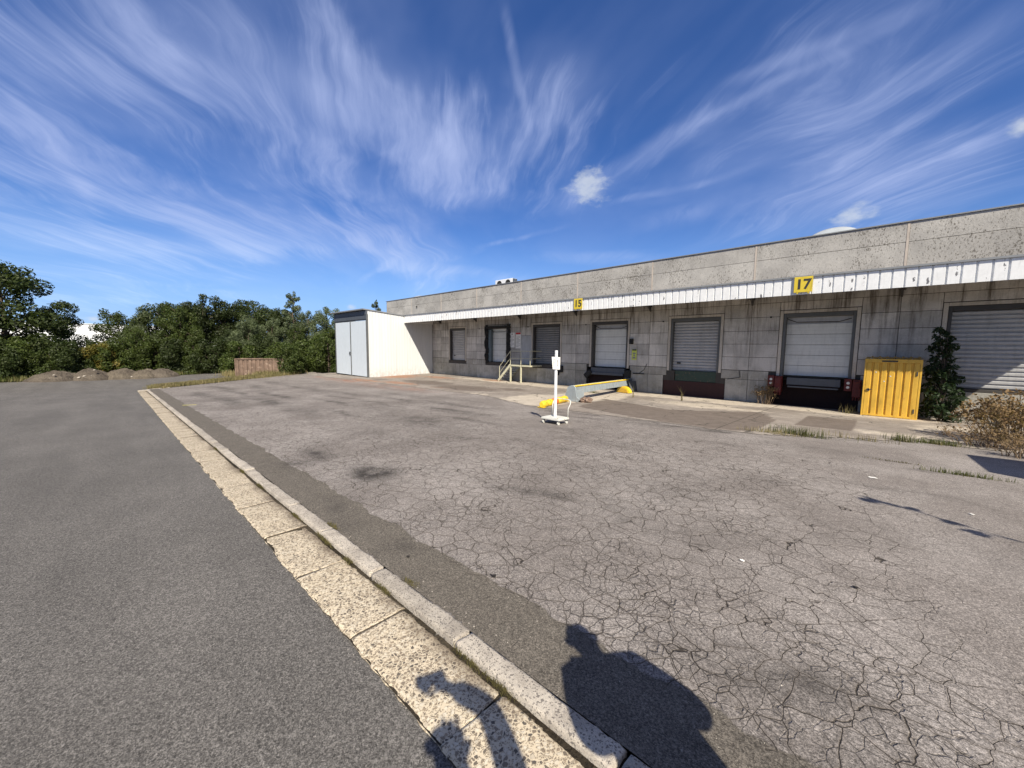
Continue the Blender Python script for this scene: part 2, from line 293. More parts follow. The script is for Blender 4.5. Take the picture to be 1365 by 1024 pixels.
def paint(col, rough=.5, var=.1, wear=0., wcol=(.05, .045, .04), wscale=8, metal=0., dirt=.25, spec=.5):
    def f(t, s):
        p = t.co(); n = t.noise(p, 3, 5, .65); n1 = t.noise(p, 40, 4, .7)
        c = t.v('SCALE', col, t.mr(n, .3, .7, 1-var, 1+var, False))
        c = t.mix(t.m('MULTIPLY', t.mr(t.noise(t.v('MULTIPLY', p, (3, 3, .5)), 2.3, 6, .7), .46, .74), dirt), c, tuple(v*.4 for v in col))
        if wear: c = t.mix(t.mr(t.noise(p, wscale, 6, .7), .66-wear*.18, .69-wear*.18), c, wcol)
        s(col=c, rough=t.mr(n1, .3, .7, rough*.85, min(1, rough*1.15), False), metal=metal, spec=spec, nrm=t.bump(n1, .002, .4))
    return f
for nm, a in dict(
    white_panel=dict(col=(.70, .69, .655), rough=.5, var=.04, dirt=.14), door_panel=dict(col=(.60, .66, .71), rough=.5, var=.03, dirt=.1),
    white_metal=dict(col=(.78, .79, .80), rough=.45, var=.04, dirt=.12), trolley_white=dict(col=(.62, .62, .57), rough=.5, var=.04, wear=.35, wcol=(.25, .17, .1), wscale=16),
    dark_grey=dict(col=(.075, .085, .10), rough=.55), mid_grey=dict(col=(.22, .23, .24), rough=.5), black_rubber=dict(col=(.018, .018, .018), rough=.85, dirt=.1),
    shutter=dict(col=(.42, .42, .42), rough=.55, dirt=.35, metal=.0), shutter_dark=dict(col=(.22, .22, .22), rough=.55, dirt=.5),
    sect_door=dict(col=(.66, .67, .64), rough=.55, dirt=.28, var=.05), frame_dark=dict(col=(.055, .052, .05), rough=.6), frame_grey=dict(col=(.10, .105, .105), rough=.6),
    yellow=dict(col=(.62, .37, .045), rough=.5, var=.1, wear=.18, wcol=(.40, .17, .05), dirt=.55), sign_yellow=dict(col=(.66, .50, .04), rough=.5, var=.1, dirt=.5),
    bump_yellow=dict(col=(.72, .50, .03), rough=.5, wear=.42, wcol=(.42, .13, .03), wscale=7), rail_yellow=dict(col=(.55, .53, .38), rough=.6, wear=.4, wcol=(.2, .14, .09), wscale=12),
    red_rust=dict(col=(.034, .007, .006), rough=.7, dirt=.5), red_bumper=dict(col=(.10, .008, .007), rough=.6, dirt=.5), green_plate=dict(col=(.03, .055, .04), rough=.7, wear=.4, wcol=(.12, .09, .06)),
    galv=dict(col=(.30, .34, .36), rough=.5, metal=.15, var=.12, wear=.15, wcol=(.25, .17, .1)), rusty=dict(col=(.17, .115, .085), rough=.85, var=.3, wear=.4, wcol=(.30, .22, .17), wscale=4, dirt=.5),
    skin=dict(col=(.50, .30, .21), rough=.55, var=.05, dirt=.0), jacket=dict(col=(.05, .07, .11), rough=.85), hoodie=dict(col=(.16, .15, .14), rough=.85), trouser=dict(col=(.04, .045, .06), rough=.9),
    hair=dict(col=(.035, .022, .015), rough=.7), shoe=dict(col=(.03, .03, .03), rough=.6), paper=dict(col=(.75, .74, .70), rough=.7, dirt=.1), ink=dict(col=(.03, .03, .03), rough=.7), red_ink=dict(col=(.5, .03, .03), rough=.7),
    lime=dict(col=(.55, .62, .10), rough=.5), grey_ink=dict(col=(.25, .25, .25), rough=.7), far_white=dict(col=(.78, .80, .82), rough=.7, dirt=.05), glass=dict(col=(.02, .025, .03), rough=.1, dirt=0),
    roofing=dict(col=(.10, .10, .10), rough=.9), orange=dict(col=(.65, .16, .03), rough=.6), dome=dict(col=(.38, .41, .43), rough=.25, dirt=.15), leaf_litter=dict(col=(.02, .016, .012), rough=.8)).items():
    M[nm] = mat(nm, paint(**a))

def f_shed(t, s):
    p = t.co(); z = t.sep(p)[2]; n = t.noise(p, 1.2, 5, .65); k = t.noise(t.v('MULTIPLY', p, (3, 3, .25)), 1.8, 5, .65)
    c = t.mix(t.mr(k, .45, .75, 0, .35), (.64, .655, .655), (.51, .515, .50))
    low = t.m('MULTIPLY', t.mr(z, -.66, .35, 1, 0), t.mr(t.noise(p, 5, 5, .7), .35, .65))
    c = t.mix(t.m('MULTIPLY', low, .45), c, (.36, .31, .25)); c = t.v('SCALE', c, t.mr(island(t), 0, 1, .965, 1.02, False))
    s(col=c, rough=.5, nrm=t.bump(n, .01, .2))
M['white_panel'] = mat('white_sandwich_panel', f_shed)
def f_fascia(t, s):
    p = t.co(); n = t.noise(t.v('MULTIPLY', p, (1, 1, .7)), 3.3, 5, .72)
    x = t.sep(p)[0]; fr = t.m('FRACT', t.m('ADD', t.m('DIVIDE', x, .275), 200.))
    edge = t.mr(t.m('ABSOLUTE', t.m('SUBTRACT', fr, .80)), .05, .17, 1, 0)
    pe = t.mr(t.m('ADD', n, t.m('MULTIPLY', edge, .12)), .695, .71)
    c = t.v('SCALE', (.76, .77, .77), t.mr(t.noise(p, 9, 4, .6), .3, .7, .93, 1.05, False))
    c = t.mix(t.mr(t.noise(t.v('MULTIPLY', p, (4, 4, .6)), 3, 5, .7), .5, .75, 0, .25), c, (.35, .34, .33))
    c = t.mix(pe, c, (.15, .15, .16))
    s(col=c, rough=.5, nrm=t.bump(pe, -.002, .5))
M['fascia'] = mat('peeling_white_cladding', f_fascia)

def leaf(cols, trans=.35, rough=.55):
    def f(t, s):
        r = island(t); n = t.noise(t.co(), 1.1, 3, .6)
        c = t.mix(r, cols[0], cols[1]); c = t.mix(t.mr(n, .40, .62), c, cols[2])
        c = t.v('SCALE', c, t.mr(objrand(t), 0, 1, .82, 1.18, False))
        s(col=c, rough=rough, spec=.35)
        b = [k for k in t.n if k.type == 'BSDF_PRINCIPLED'][0]; o = [k for k in t.n if k.type == 'OUTPUT_MATERIAL'][0]
        tr = t.new('ShaderNodeBsdfTranslucent'); t.put(tr.inputs[0], t.v('MULTIPLY', c, (1.15, 1.25, .6)))
        mx = t.new('ShaderNodeMixShader'); mx.inputs[0].default_value = trans
        t.l.new(b.outputs[0], mx.inputs[1]); t.l.new(tr.outputs[0], mx.inputs[2]); t.l.new(mx.outputs[0], o.inputs[0])
    return f
M['leaf_dark'] = mat('dark_green_leaves', leaf([(.026, .038, .012), (.062, .080, .022), (.038, .056, .015)]))
M['leaf_mid'] = mat('mid_green_leaves', leaf([(.038, .056, .013), (.092, .118, .024), (.058, .084, .018)]))
M['leaf_grey'] = mat('grey_green_willow_leaves', leaf([(.07, .092, .048), (.15, .18, .095), (.095, .12, .055)]))
M['leaf_yellow'] = mat('yellowing_leaves', leaf([(.14, .12, .025), (.22, .17, .035), (.15, .15, .03)]))
M['leaf_weed'] = mat('deep_green_weed_leaves', leaf([(.016, .032, .012), (.04, .07, .026), (.03, .052, .02)]))
M['leaf_dry'] = mat('dry_brown_leaves', leaf([(.16, .10, .05), (.30, .20, .10), (.21, .15, .075)], .25, .8))
M['grass_dry'] = mat('dry_grass_blades', leaf([(.17, .14, .06), (.34, .28, .15), (.20, .18, .08)], .3, .8))
M['grass_green'] = mat('green_grass_blades', leaf([(.06, .085, .02), (.13, .15, .04), (.16, .14, .06)], .3, .7))
M['moss'] = mat('brown_moss', leaf([(.08, .065, .025), (.15, .13, .05), (.10, .09, .03)], .2, .9))
M['bark'] = mat('bark', paint((.085, .065, .045), rough=.95, var=.3, dirt=.4))
M['twig'] = mat('dry_twigs', paint((.20, .14, .085), rough=.9, var=.3, dirt=.3))

# ------------------------------------------------------------------ object helpers
def tag(o, label=None, cat=None, group=None, kind=None):
    if label: o['label'] = label
    if cat: o['category'] = cat
    if group: o['group'] = group
    if kind: o['kind'] = kind
    return o
def thing(name, label, cat, loc=(0, 0, 0), rz=0, group=None):
    o = bpy.data.objects.new(name, None); COL.objects.link(o); o.empty_display_size = .2
    o.location = loc; o.rotation_euler = (0, 0, rz); return tag(o, label, cat, group)
class MB:
    """collects geometry in the parent's own space, then links it as one mesh object"""
    def __init__(s): s.v = []; s.f = []; s.mi = []
    def add(s, vs, fs, mi=0):
        b = len(s.v); s.v += [tuple(q) for q in vs]; s.f += [tuple(i+b for i in f) for f in fs]; s.mi += [mi]*len(fs); return s
    def box(s, x0, x1, y0, y1, z0, z1, mi=0):
        return s.add([(x0,y0,z0),(x1,y0,z0),(x1,y1,z0),(x0,y1,z0),(x0,y0,z1),(x1,y0,z1),(x1,y1,z1),(x0,y1,z1)],
                     [(0,3,2,1),(4,5,6,7),(0,1,5,4),(1,2,6,5),(2,3,7,6),(3,0,4,7)], mi)
    def bar(s, a, b, w, h=None, mi=0, upv=(0,0,1)):
        a = Vector(a); b = Vector(b); h = h or w; d = (b-a).normalized(); u = Vector(upv)
        if abs(d.dot(u)) > .95: u = Vector((0,1,0))
        sx = d.cross(u).normalized()*w/2; sy = sx.normalized().cross(d).normalized()*h/2
        vs = [p+i*sx+j*sy for p in (a, b) for i, j in ((-1,-1),(1,-1),(1,1),(-1,1))]
        return s.add(vs, [(0,1,2,3),(7,6,5,4),(0,4,5,1),(1,5,6,2),(2,6,7,3),(3,7,4,0)], mi)
    def tube(s, pts, rad, n=8, mi=0, cap=True):
        pts = [Vector(p) for p in pts]; rs = rad if hasattr(rad, '__len__') else [rad]*len(pts); vs = []; fs = []
        pu = None
        for i, p in enumerate(pts):
            d = (pts[min(i+1, len(pts)-1)]-pts[max(i-1, 0)]).normalized()
            u = pu if pu is not None else (Vector((0,0,1)) if abs(d.z) < .9 else Vector((1,0,0)))
            u = (u-d*u.dot(d)).normalized(); pu = u; w = d.cross(u)
            for k in range(n): a = 2*math.pi*k/n; vs.append(p+(u*math.cos(a)+w*math.sin(a))*rs[i])
        for i in range(len(pts)-1):
            for k in range(n): fs.append((i*n+k, i*n+(k+1)%n, (i+1)*n+(k+1)%n, (i+1)*n+k))
        if cap: fs.append(tuple(range(n))[::-1]); fs.append(tuple((len(pts)-1)*n+k for k in range(n)))
        return s.add(vs, fs, mi)
    def prism(s, poly, off, mi=0):
        n = len(poly); o = Vector(off); vs = [Vector(p) for p in poly]+[Vector(p)+o for p in poly]
        return s.add(vs, [tuple(range(n))[::-1], tuple(range(n, 2*n))]+[(i, (i+1)%n, n+(i+1)%n, n+i) for i in range(n)], mi)
    def lathe(s, prof, c=(0,0,0), n=20, mi=0):
        vs = []; fs = []
        for r_, z in prof:
            for k in range(n): a = 2*math.pi*k/n; vs.append((c[0]+r_*math.cos(a), c[1]+r_*math.sin(a), c[2]+z))
        for i in range(len(prof)-1):
            for k in range(n): fs.append((i*n+k, i*n+(k+1)%n, (i+1)*n+(k+1)%n, (i+1)*n+k))
        return s.add(vs, fs, mi)
    def build(s, name, mats, parent=None, bevel=0, smooth=False, loc=None, seg=1):
        me = bpy.data.meshes.new(name); me.from_pydata(s.v, [], s.f); me.update()
        for m_ in (mats if isinstance(mats, (list, tuple)) else [mats]): me.materials.append(m_)
        me.polygons.foreach_set('material_index', s.mi)
        if smooth: me.polygons.foreach_set('use_smooth', [True]*len(me.polygons))
        o = bpy.data.objects.new(name, me); COL.objects.link(o)
        if parent: o.parent = parent
        if loc: o.location = loc
        if bevel:
            bm = bmesh.new(); bm.from_mesh(me); bmesh.ops.recalc_face_normals(bm, faces=bm.faces)
            bmesh.ops.bevel(bm, geom=[e for e in bm.edges if len(e.link_faces) == 2 and e.calc_face_angle(0) > .5], offset=bevel, segments=seg, affect='EDGES', clamp_overlap=True)
            bm.to_mesh(me); bm.free()
        return o
def copy_tree(o, parent=None):
    c = o.copy(); COL.objects.link(c)
    if parent: c.parent = parent
    for ch in list(o.children): copy_tree(ch, c)
    return c

# ------------------------------------------------------------------ ground heights
def zroad(x, y):
    a = .034*max(-36., min(8., x))
    if y < 1.4: return a
    k = min((y-1.4)/17.9, 1.)
    return a*(1-k) - .62*k
def zyard(x, y): return zroad(x, y) + .038
def frange(a, b, st):
    n = max(1, int(round((b-a)/st))); return [a+(b-a)*i/n for i in range(n+1)]
def grid(name, xs, ys, zf, m, kind='structure', keep=None, colour=None):
    vs = [(x, y, zf(x, y)) for y in ys for x in xs]; nx = len(xs)
    fs = []
    for j in range(len(ys)-1):
        for i in range(nx-1):
            if keep and not keep((xs[i]+xs[i+1])/2, (ys[j]+ys[j+1])/2): continue
            fs.append((j*nx+i, j*nx+i+1, (j+1)*nx+i+1, (j+1)*nx+i))
    me = bpy.data.meshes.new(name); me.from_pydata(vs, [], fs); me.materials.append(m)
    if colour:
        ca = me.color_attributes.new('wear', 'FLOAT_COLOR', 'POINT')
        ca.data.foreach_set('color', [c for v in vs for c in (*colour(v[0], v[1]), 1.)])
    me.polygons.foreach_set('use_smooth', [True]*len(fs))
    o = bpy.data.objects.new(name, me); COL.objects.link(o); return tag(o, kind=kind)
edges_x = [-900, -300, -120, -80, -60] + frange(-50, -36, 2) + frange(-34, 8, 2) + [12, 20, 40, 80, 200, 900]
edges_y = [-900, -300, -100, -50, -20, -8, -2, 1.4] + frange(3, 19.3, 1.63) + [24, 32, 45, 60, 120, 300, 900]
grid('ground', edges_x, edges_y, lambda x, y: zroad(x, y)-.06, M['earth'])
grid('road', frange(-46.5, -36, .75)+frange(-35.5, 8, .5)+[12, 20, 30, 45, 60], [-40, -30, -20, -12, -8, -5, -3, -1, 0, .86, 1.4]+frange(2, 15, 1),
     lambda x, y: zroad(x, y)-.004, M['road'], keep=lambda x, y: y < 1.4 or x < -29.0-.0*y)

def xleft(y): return -31.6-(y-1.4)*.70 if y < 8 else -36.2-(y-8)*1.2
def nz(x, y, s=1., o=0.): return noise.noise(Vector((x*s+o, y*s, .37)))
YS = [(-15.5,6.0,1.8,.18,.75),(-20.5,5.2,2.6,.2,.8),(-23.5,4.3,2.4,.16,.8),(-28,4.4,2,.3,.7),(-18.5,7.8,2.6,.22,.6),(-12,5.0,1.6,.14,.6),(-8.3,6.9,1.4,.14,.55),(-11.4,8.7,1.8,.14,.8),(-14.5,8.2,1.6,.16,.7),(-30,7.5,2.2,.3,.6),(-25,7.4,2,.14,.7),(-2.6,8.7,1.2,.10,.45),(.1,7.2,1.4,.08,.4),(-4.6,5.9,1.0,.12,.4),(-6.4,5.2,.8,.12,.4), # stains: x, y, rx, ry, weight
 (-5.3,2.62,.50,.22,1.1),(-5.0,2.75,.35,.16,1.),(-3.25,3.5,.30,.14,.85),(-2.95,3.62,.22,.1,.6),(-19.6,3.2,2.4,.35,.7),(-17.7,4.2,2.2,.4,.65),(-24,2.9,2.2,.3,.6),
 (-14,4.2,1.6,.4,.45),(-9.0,5.8,1.6,.5,.5),(-10.4,7.8,1.5,.22,.75),(-9.6,7.5,.8,.14,.6),(-7.2,2.4,.5,.14,.8),(-6.8,2.0,.25,.3,.6),(-12.6,6.3,2.5,.6,.3),
 (-1.7,3.7,.7,.4,.28),(-2.4,4.9,.9,.5,.25),(-.3,2.2,.45,.20,.6),(-.05,2.3,.3,.16,.6),(.1,1.75,.4,.2,.6),(-.45,2.45,.14,.08,.7),(.6,2.0,.5,.2,.3),
 (-5.4,7.6,.9,.3,.3),(-3.9,10.2,.45,.18,.6),(-3.0,10.4,.5,.12,.75),(-6.0,9.6,1.3,.15,.65),(-4.6,9.9,.7,.1,.8),(-1.4,9.6,1.2,.25,.4),(.6,8.95,.3,.06,.7),(-1.0,6.4,.6,.2,.2),(1.2,5.2,1.2,.5,.2),
 (-22,7.5,2.5,.35,.4),(-27,6,2.2,.35,.5),(-16,9.3,2.4,.3,.45),(-21,10.4,3,.3,.45),(-25,9.2,2,.3,.35),(-13,9.9,1.6,.25,.4),(-3.7,7.0,1.5,.25,.25),(-8,4.2,1.4,.3,.25),(-6.5,8.9,1.2,.2,.35),(-4.4,1.63,.5,.1,.5),(-2.9,1.7,.3,.1,.4)]
RU = [(-27,11.6,3.5,.8,.8),(-32,11.6,2,.6,.5),(-20,11.2,3.5,.8,.5)]
def gsum(L, x, y):
    t_ = 0
    wx = x+.5*nz(x, y, 1.1); wy = y+.25*nz(x, y, 1.3, 9)
    for a, b, rx, ry, w in L:
        d = ((wx-a)/rx)**2+((wy-b)/ry)**2
        if d < 6: t_ = max(t_, w*math.exp(-d*.9))
    return min(1, t_)
for k in range(26):
    xq = -9.3+k*.31; YS.append((xq, 10.32+.25*math.sin(k*.9)*.4+(.25 if xq < -8.5 else 0), .22, .045, .45+.5*abs(math.sin(k*1.7))))
for k in range(14): YS.append((-1.2+k*.3, 10.6+(-1.2+k*.3+2)*.72-.12 if k < 6 else 12.25+.1*math.sin(k), .2, .06, .35+.4*abs(math.sin(k*2.1))))
YS += [(-2.9,10.35,.55,.14,1.0),(-4.3,10.2,.5,.10,.9),(-8.0,10.1,.45,.12,.7),(-11.5,8.9,1.2,.08,.7),(-13.6,7.0,1.8,.10,.7),(-17,6.9,2.,.12,.75),(-9.5,6.2,1.2,.08,.6)]
def ycol(x, y):
    c = 1.0
    c *= max(.05, min(1, (.9-x)/1.9)) if x > -1 and y > 3.0 else 1
    c *= 1-.6*math.exp(-((x+1.3)/.9)**2-((y-3.6)/.5)**2)
    c *= max(.15, min(1, 1.35-abs(y-4)/6))
    if y < 1.85: c = .12
    c = max(0, min(1, c+.35*nz(x, y, .4)))
    return gsum(YS, x, y), gsum(RU, x, y), c
ys_ = frange(1.41, 3.4, .1)+frange(3.55, 13.15, .15)
xs_ = frange(-40, -8, .25)+frange(-7.9, 8, .1)+[9, 10, 12, 14]
def apron_edge(x): return 11.75 if x < -13 else (11.75+(x+13)*-.32 if x < -9.4 else (10.6 if x < -2 else 10.6+(x+2)*.72 if x < .7 else 12.55))
grid('yard_paving', xs_, ys_, zyard, M['yard'], keep=lambda x, y: x > xleft(y), colour=ycol)

AD = [(-21,14.0,3.2,1.2,.9),(-16.5,13.4,3,1.3,.95),(-26,13.2,2.5,.8,.6),(-14,14.6,1.6,.8,.8),(-2.1,16.4,.6,.3,.5),(-9,16,.6,1.2,.3),(-1,12.1,.7,.3,.4),(-12,17.5,1.2,.5,.4)]
AR = [(-27,15.5,2,2,.9),(-24,17,3,1,.75),(-19.4,18.2,1.4,.5,1),(-22,12.6,3,.7,.8),(-26,12.2,3,.6,.8),(-17.5,12.6,1.6,.4,.5)]
AP = [(-10.2,12.3,1.6,2.3,1.2),(-9.7,15,1.5,3,1.1),(-16,17.9,8,.75,.9),(-6,18.1,5,1.0,.95),(-5,15.8,2.6,1.1,.7),(-1,18,3,.9,.9),(.3,13.3,2.6,.8,.55),(1.8,15.6,1.6,2,.7),(-13.5,11.9,1.4,.5,.6)]
def in_slab(x, y):
    P = [(-7.91,11.6),(-8.58,14.79),(-5.35,13.53),(-3.8,14.66),(-2.91,15.6),(-2.18,13.82),(-2.23,10.83),(-3.01,10.6),(-5.29,10.8)]
    ins = False; j = len(P)-1
    for i in range(len(P)):
        if (P[i][1] > y) != (P[j][1] > y) and x < (P[j][0]-P[i][0])*(y-P[i][1])/(P[j][1]-P[i][1])+P[i][0]: ins = not ins
        j = i
    return ins
def acol(x, y):
    d = gsum(AD, x, y)
    if in_slab(x, y): d = .8
    if -1.65 < x < -.42 and 13.1 < y < 16.0: d = .75
    return d, gsum(AR, x, y), min(1, gsum(AP, x, y))
grid('dock_apron', frange(-36, -8.2, .3)+frange(-8, 8, .16)+[9, 11, 14], frange(10.5, 19.36, .12), lambda x, y: zyard(x, y)+.010+.012*min(1, max(0, (y-apron_edge(x))/.3)), M['apron'],
     keep=lambda x, y: y > apron_edge(x)+.12*nz(x, y, 2.5) and x > xleft(y)+.5, colour=acol)

# ---- gutter slabs and kerb stones (the road's edge)
def slab_row(name, x0, x1, y0, y1, ztop, m, edge, gap, seed, front=0., crown=0.):
    b = MB(); r_ = random.Random(seed); x = x0
    while x < x1:
        L = r_.uniform(.92, 1.08); a = x+gap*r_.uniform(.3, 1.2)/2; c = x+L-gap*r_.uniform(.3, 1.2)/2; dz_ = r_.uniform(-.006, .006); tl = r_.uniform(-.006, .006)
        n, k = 56, 6; skew = r_.uniform(-.03, .03); vs = []
        for j in range(k+1):
            v = (0, .05, .16, .5, .84, .95, 1)[j]
            for i in range(n+1):
                u = i/n; px_ = a+(c-a)*u; py = y0+(y1-y0)*v
                ex = edge*(.9*nz(px_, 0, 3, seed)+.6*nz(px_, 0, 11, seed)+(.15 if front > .5 else .5)*nz(px_, 0, 40, seed))*2
                if j <= 1: py += min(ex*front, .03)
                if j == k: py += ex*(1-front*.6)
                rx_ = edge*.55*(nz(py*3, i, 7, seed+x)) if i in (0, n) else 0
                zz = ztop+dz_+tl*(u-.5)*2+zroad(px_, 0)+crown*math.sin(math.pi*v)+.003*nz(px_, py, 25)
                if j in (0, k): zz -= .007+.012*abs(nz(px_, py, 30))
                if i in (0, n): zz -= .002
                if edge > .02: zz += .006*nz(px_, py*2, 14, 3)-.010*max(0, nz(px_, py, 5, 7)-.25)*(1 if v > .6 else 0)*3
                vs.append((px_+rx_+skew*(v-.5), py, zz))
        fs = [(j*(n+1)+i, j*(n+1)+i+1, (j+1)*(n+1)+i+1, (j+1)*(n+1)+i) for j in range(k) for i in range(n)]
        per = [i for i in range(n+1)]+[(j)*(n+1)+n for j in range(1, k+1)]+[k*(n+1)+i for i in range(n-1, -1, -1)]+[j*(n+1) for j in range(k-1, 0, -1)]
        base = len(vs)
        for p_ in per: q = vs[p_]; vs.append((q[0], q[1], q[2]-.09))
        for i in range(len(per)):
            i2 = (i+1) % len(per); fs.append((per[i], base+i, base+i2, per[i2]))
        b.add(vs, fs); x += L
    return tag(b.build(name, m, smooth=True), kind='structure')
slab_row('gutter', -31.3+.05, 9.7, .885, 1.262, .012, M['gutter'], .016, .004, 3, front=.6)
slab_row('kerb', -31.45, 9.7, 1.285, 1.405, .044, M['kerb'], .016, .026, 11, front=.12, crown=.004)
grid('gutter_bed', frange(-31.3, 8, .5)+[9.7], [.89, 1.4], lambda x, y: zroad(x, y)+.0035, M['soil_dark'])
b = MB(); pts = [(-31.5, 1.34), (-31.9, 1.5), (-32.2, 1.85), (-32.5, 2.4)]
for (xa, ya), (xb, yb) in zip(pts, pts[1:]):
    b.bar((xa, ya, zroad(xa, ya)+.02), (xb, yb, zroad(xb, yb)+.02), .14, .09)
b.bar((-31.45, .9, zroad(-31, 0)), (-31.45, 1.42, zroad(-31, 0)+.02), .14, .07)
tag(b.build('kerb_end', M['kerb'], bevel=.01), kind='structure')

# ------------------------------------------------------------------ the warehouse
WY = 19.3; BAY = 4.53; J0 = .32
WL = (-11, WY, -.6)
wh = thing('warehouse', 'long low precast concrete warehouse with a row of raised loading doors under a white canopy', 'warehouse', WL)
OFF = tuple(-v for v in WL)
def wpart(b, name, m, parent=wh, **k):
    o = b.build(name, m, parent, **k)
    if parent is wh: o.location = OFF
    return o
M['joint'] = mat('dark_joint', paint((.055, .05, .045), rough=.95))
M['pit'] = mat('pit_dark_red', paint((.014, .004, .004), rough=.9, dirt=.5))
M['soffit'] = mat('dark_soffit_boards', paint((.07, .05, .04), rough=.9, var=.2))
DW, DZ0, DZ1 = 2.25, .65, 3.20
doors = [(-25.68, 'shutter'), (-21.2, 'torn'), (-16.7, 'shutter_dark'), (-12.2, 'dock'), (-7.66, 'shutter'), (-3.06, 'dock_red'), (1.45, 'wide')]
DWID = {i: (DW if i < 6 else 3.1) for i in range(7)}; DWID[0] = 2.0; DWID[1] = 2.1
holes = [(x, x+DWID[i], (.50 if i == 6 else DZ0), DZ1) for i, (x, k) in enumerate(doors)]
pits = [(-12.48, -9.75, -.75, .64), (-7.95, -5.10, -.75, .16), (-7.40, -5.50, .155, .66), (-3.45, -.55, -.75, .64)]
allh = holes+pits
def wall_cells(b, x0, x1, z0, z1, y, hs_, dep, mi=0):
    xs = sorted({x0, x1, *[v for h in hs_ for v in h[:2] if x0 < v < x1]}); zs = sorted({z0, z1, *[v for h in hs_ for v in h[2:] if z0 < v < z1]})
    inh = lambda x, z: any(h[0] < x < h[1] and h[2] < z < h[3] for h in hs_)
    for a, c in zip(xs, xs[1:]):
        for e, g in zip(zs, zs[1:]):
            mx, mz = (a+c)/2, (e+g)/2
            if not inh(mx, mz): b.add([(a,y,e),(c,y,e),(c,y,g),(a,y,g)], [(0,1,2,3)], mi); continue
            if not inh(a-1e-3, mz): b.add([(a,y,e),(a,y+dep,e),(a,y+dep,g),(a,y,g)], [(0,1,2,3)], mi)
            if not inh(c+1e-3, mz): b.add([(c,y,e),(c,y,g),(c,y+dep,g),(c,y+dep,e)], [(0,1,2,3)], mi)
            if not inh(mx, g+1e-3): b.add([(a,y,g),(a,y+dep,g),(c,y+dep,g),(c,y,g)], [(0,1,2,3)], mi)
            if not inh(mx, e-1e-3): b.add([(a,y,e),(c,y,e),(c,y+dep,e),(a,y+dep,e)], [(0,1,2,3)], mi)
b = MB(); wall_cells(b, -36.05, 14, -.9, 4.3, WY, allh, .55, 0)
b.add([(-36.05, WY, -1.5), (-36.05, 44, -1.5), (-36.05, 44, 6.1), (-36.05, WY, 6.1)], [(0,1,2,3)])
b.add([(14, WY, -1.5), (14, 44, -1.5), (14, 44, 6.1), (14, WY, 6.1)], [(0,3,2,1)]); b.add([(-36.05, 44, -1.5), (14, 44, -1.5), (14, 44, 6.1), (-36.05, 44, 6.1)], [(0,1,2,3)])
wpart(b, 'wall', M['joint'])
def sub(a, c, cuts):
    seg = [(a, c)]
    for u, v in cuts:
        seg = [q for s, e in seg for q in ((s, min(e, u)), (max(s, v), e)) if q[1]-q[0] > .05]
    return seg
def facing(courses, hs_, dep, extra_joint=0, gap=.014):
    b = MB(); g = gap/2; r_ = random.Random(5)
    for k in range(-2, 9):
        x0 = max(-36.05, J0-BAY*k); x1 = min(14, J0-BAY*(k-1))
        if x1 <= x0: continue
        for z0, z1 in courses:
            cuts = [(h[0], h[1]) for h in hs_ if h[2] < z1-.06 and h[3] > z0+.06]
            for a, c in sub(x0, x1, cuts):
                js = [a, c]
                if extra_joint and c-a > 1.2 and r_.random() < extra_joint: js = [a, a+(c-a)*r_.choice((.33, .5, .62)), c]
                for s, e in zip(js, js[1:]):
                    d_ = dep+r_.uniform(-.004, .004); b.box(s+g, e-g, WY-d_, WY+.01, z0+g, z1-g)
            for h in hs_:
                if h[2] < z1-.06 and z0+.06 < h[3] < z1-.05 and h[0] >= x0-.3 and h[1] <= x1+.3 and h[3]-h[2] > 2:
                    b.box(h[0]+g, h[1]-g, WY-dep, WY+.01, h[3]+g, z1-g)
    return b
wpart(facing([(.81,1.39),(1.39,1.96),(1.96,2.52),(2.52,3.09),(3.09,3.67),(3.67,4.2)], [(h[0]-.13, h[1]+.13, h[2]-.3, h[3]+.14) for h in holes], .03, .16), 'wall_panel', M['wallc'], bevel=.006)
wpart(facing([(-.9,.405),(.405,.80)], [(h[0]-.13, h[1]+.13, h[2], h[3]) for h in holes]+pits, .035, .7, .012), 'plinth', M['plinth'], bevel=.007)
def surround(h, d):
    b = MB(); b.box(h[0]-.115, h[0]-.005, WY-.042, WY+.01, h[2]-(.2 if h[0] > 1 else 0), h[3]+.12); b.box(h[1]+.005, h[1]+.115, WY-.042, WY+.01, h[2], h[3]+.12)
    b.box(h[0], h[1], WY-.042, WY+.01, h[3]+.01, h[3]+.12); wpart(b, 'surround', M['framec'], d, bevel=.005)

# parapet: two courses of slabs with pale joint strips and a metal capping
b = MB(); r_ = random.Random(2); M['strip'] = mat('buff_joint_sealant', paint((.50, .44, .38), rough=.8, dirt=.4))
for k in range(-2, 9):
    x0 = max(-36.09, J0-BAY*k); x1 = min(14, J0-BAY*(k-1))
    if x1 <= x0: continue
    for z0, z1 in ((4.16, 5.463), (5.475, 6.13)): b.box(x0+.035, x1-.035, WY-.02+r_.uniform(-.004, .004), WY+.28, z0, z1)
    bj = MB(); bj.box(x0-.033, x0+.033, WY-.028, WY+.2, 4.16, 6.12); wpart(bj, 'joint_strip', M['strip'])
wpart(b, 'parapet', M['parapet'], bevel=.006)
b = MB(); b.box(-36.14, 14.05, WY-.06, WY+.33, 6.135, 6.175); wpart(b, 'capping', M['mid_grey'])
b = MB(); b.box(-36.0, 13.95, WY+.29, 43.9, 5.75, 5.82); wpart(b, 'roof', M['roofing'])
b = MB(); b.tube([(-30.5, WY-.10, 5.28), (-30.5, WY+.05, 5.30)], .07, 10); wpart(b, 'overflow_pipe', M['joint'])

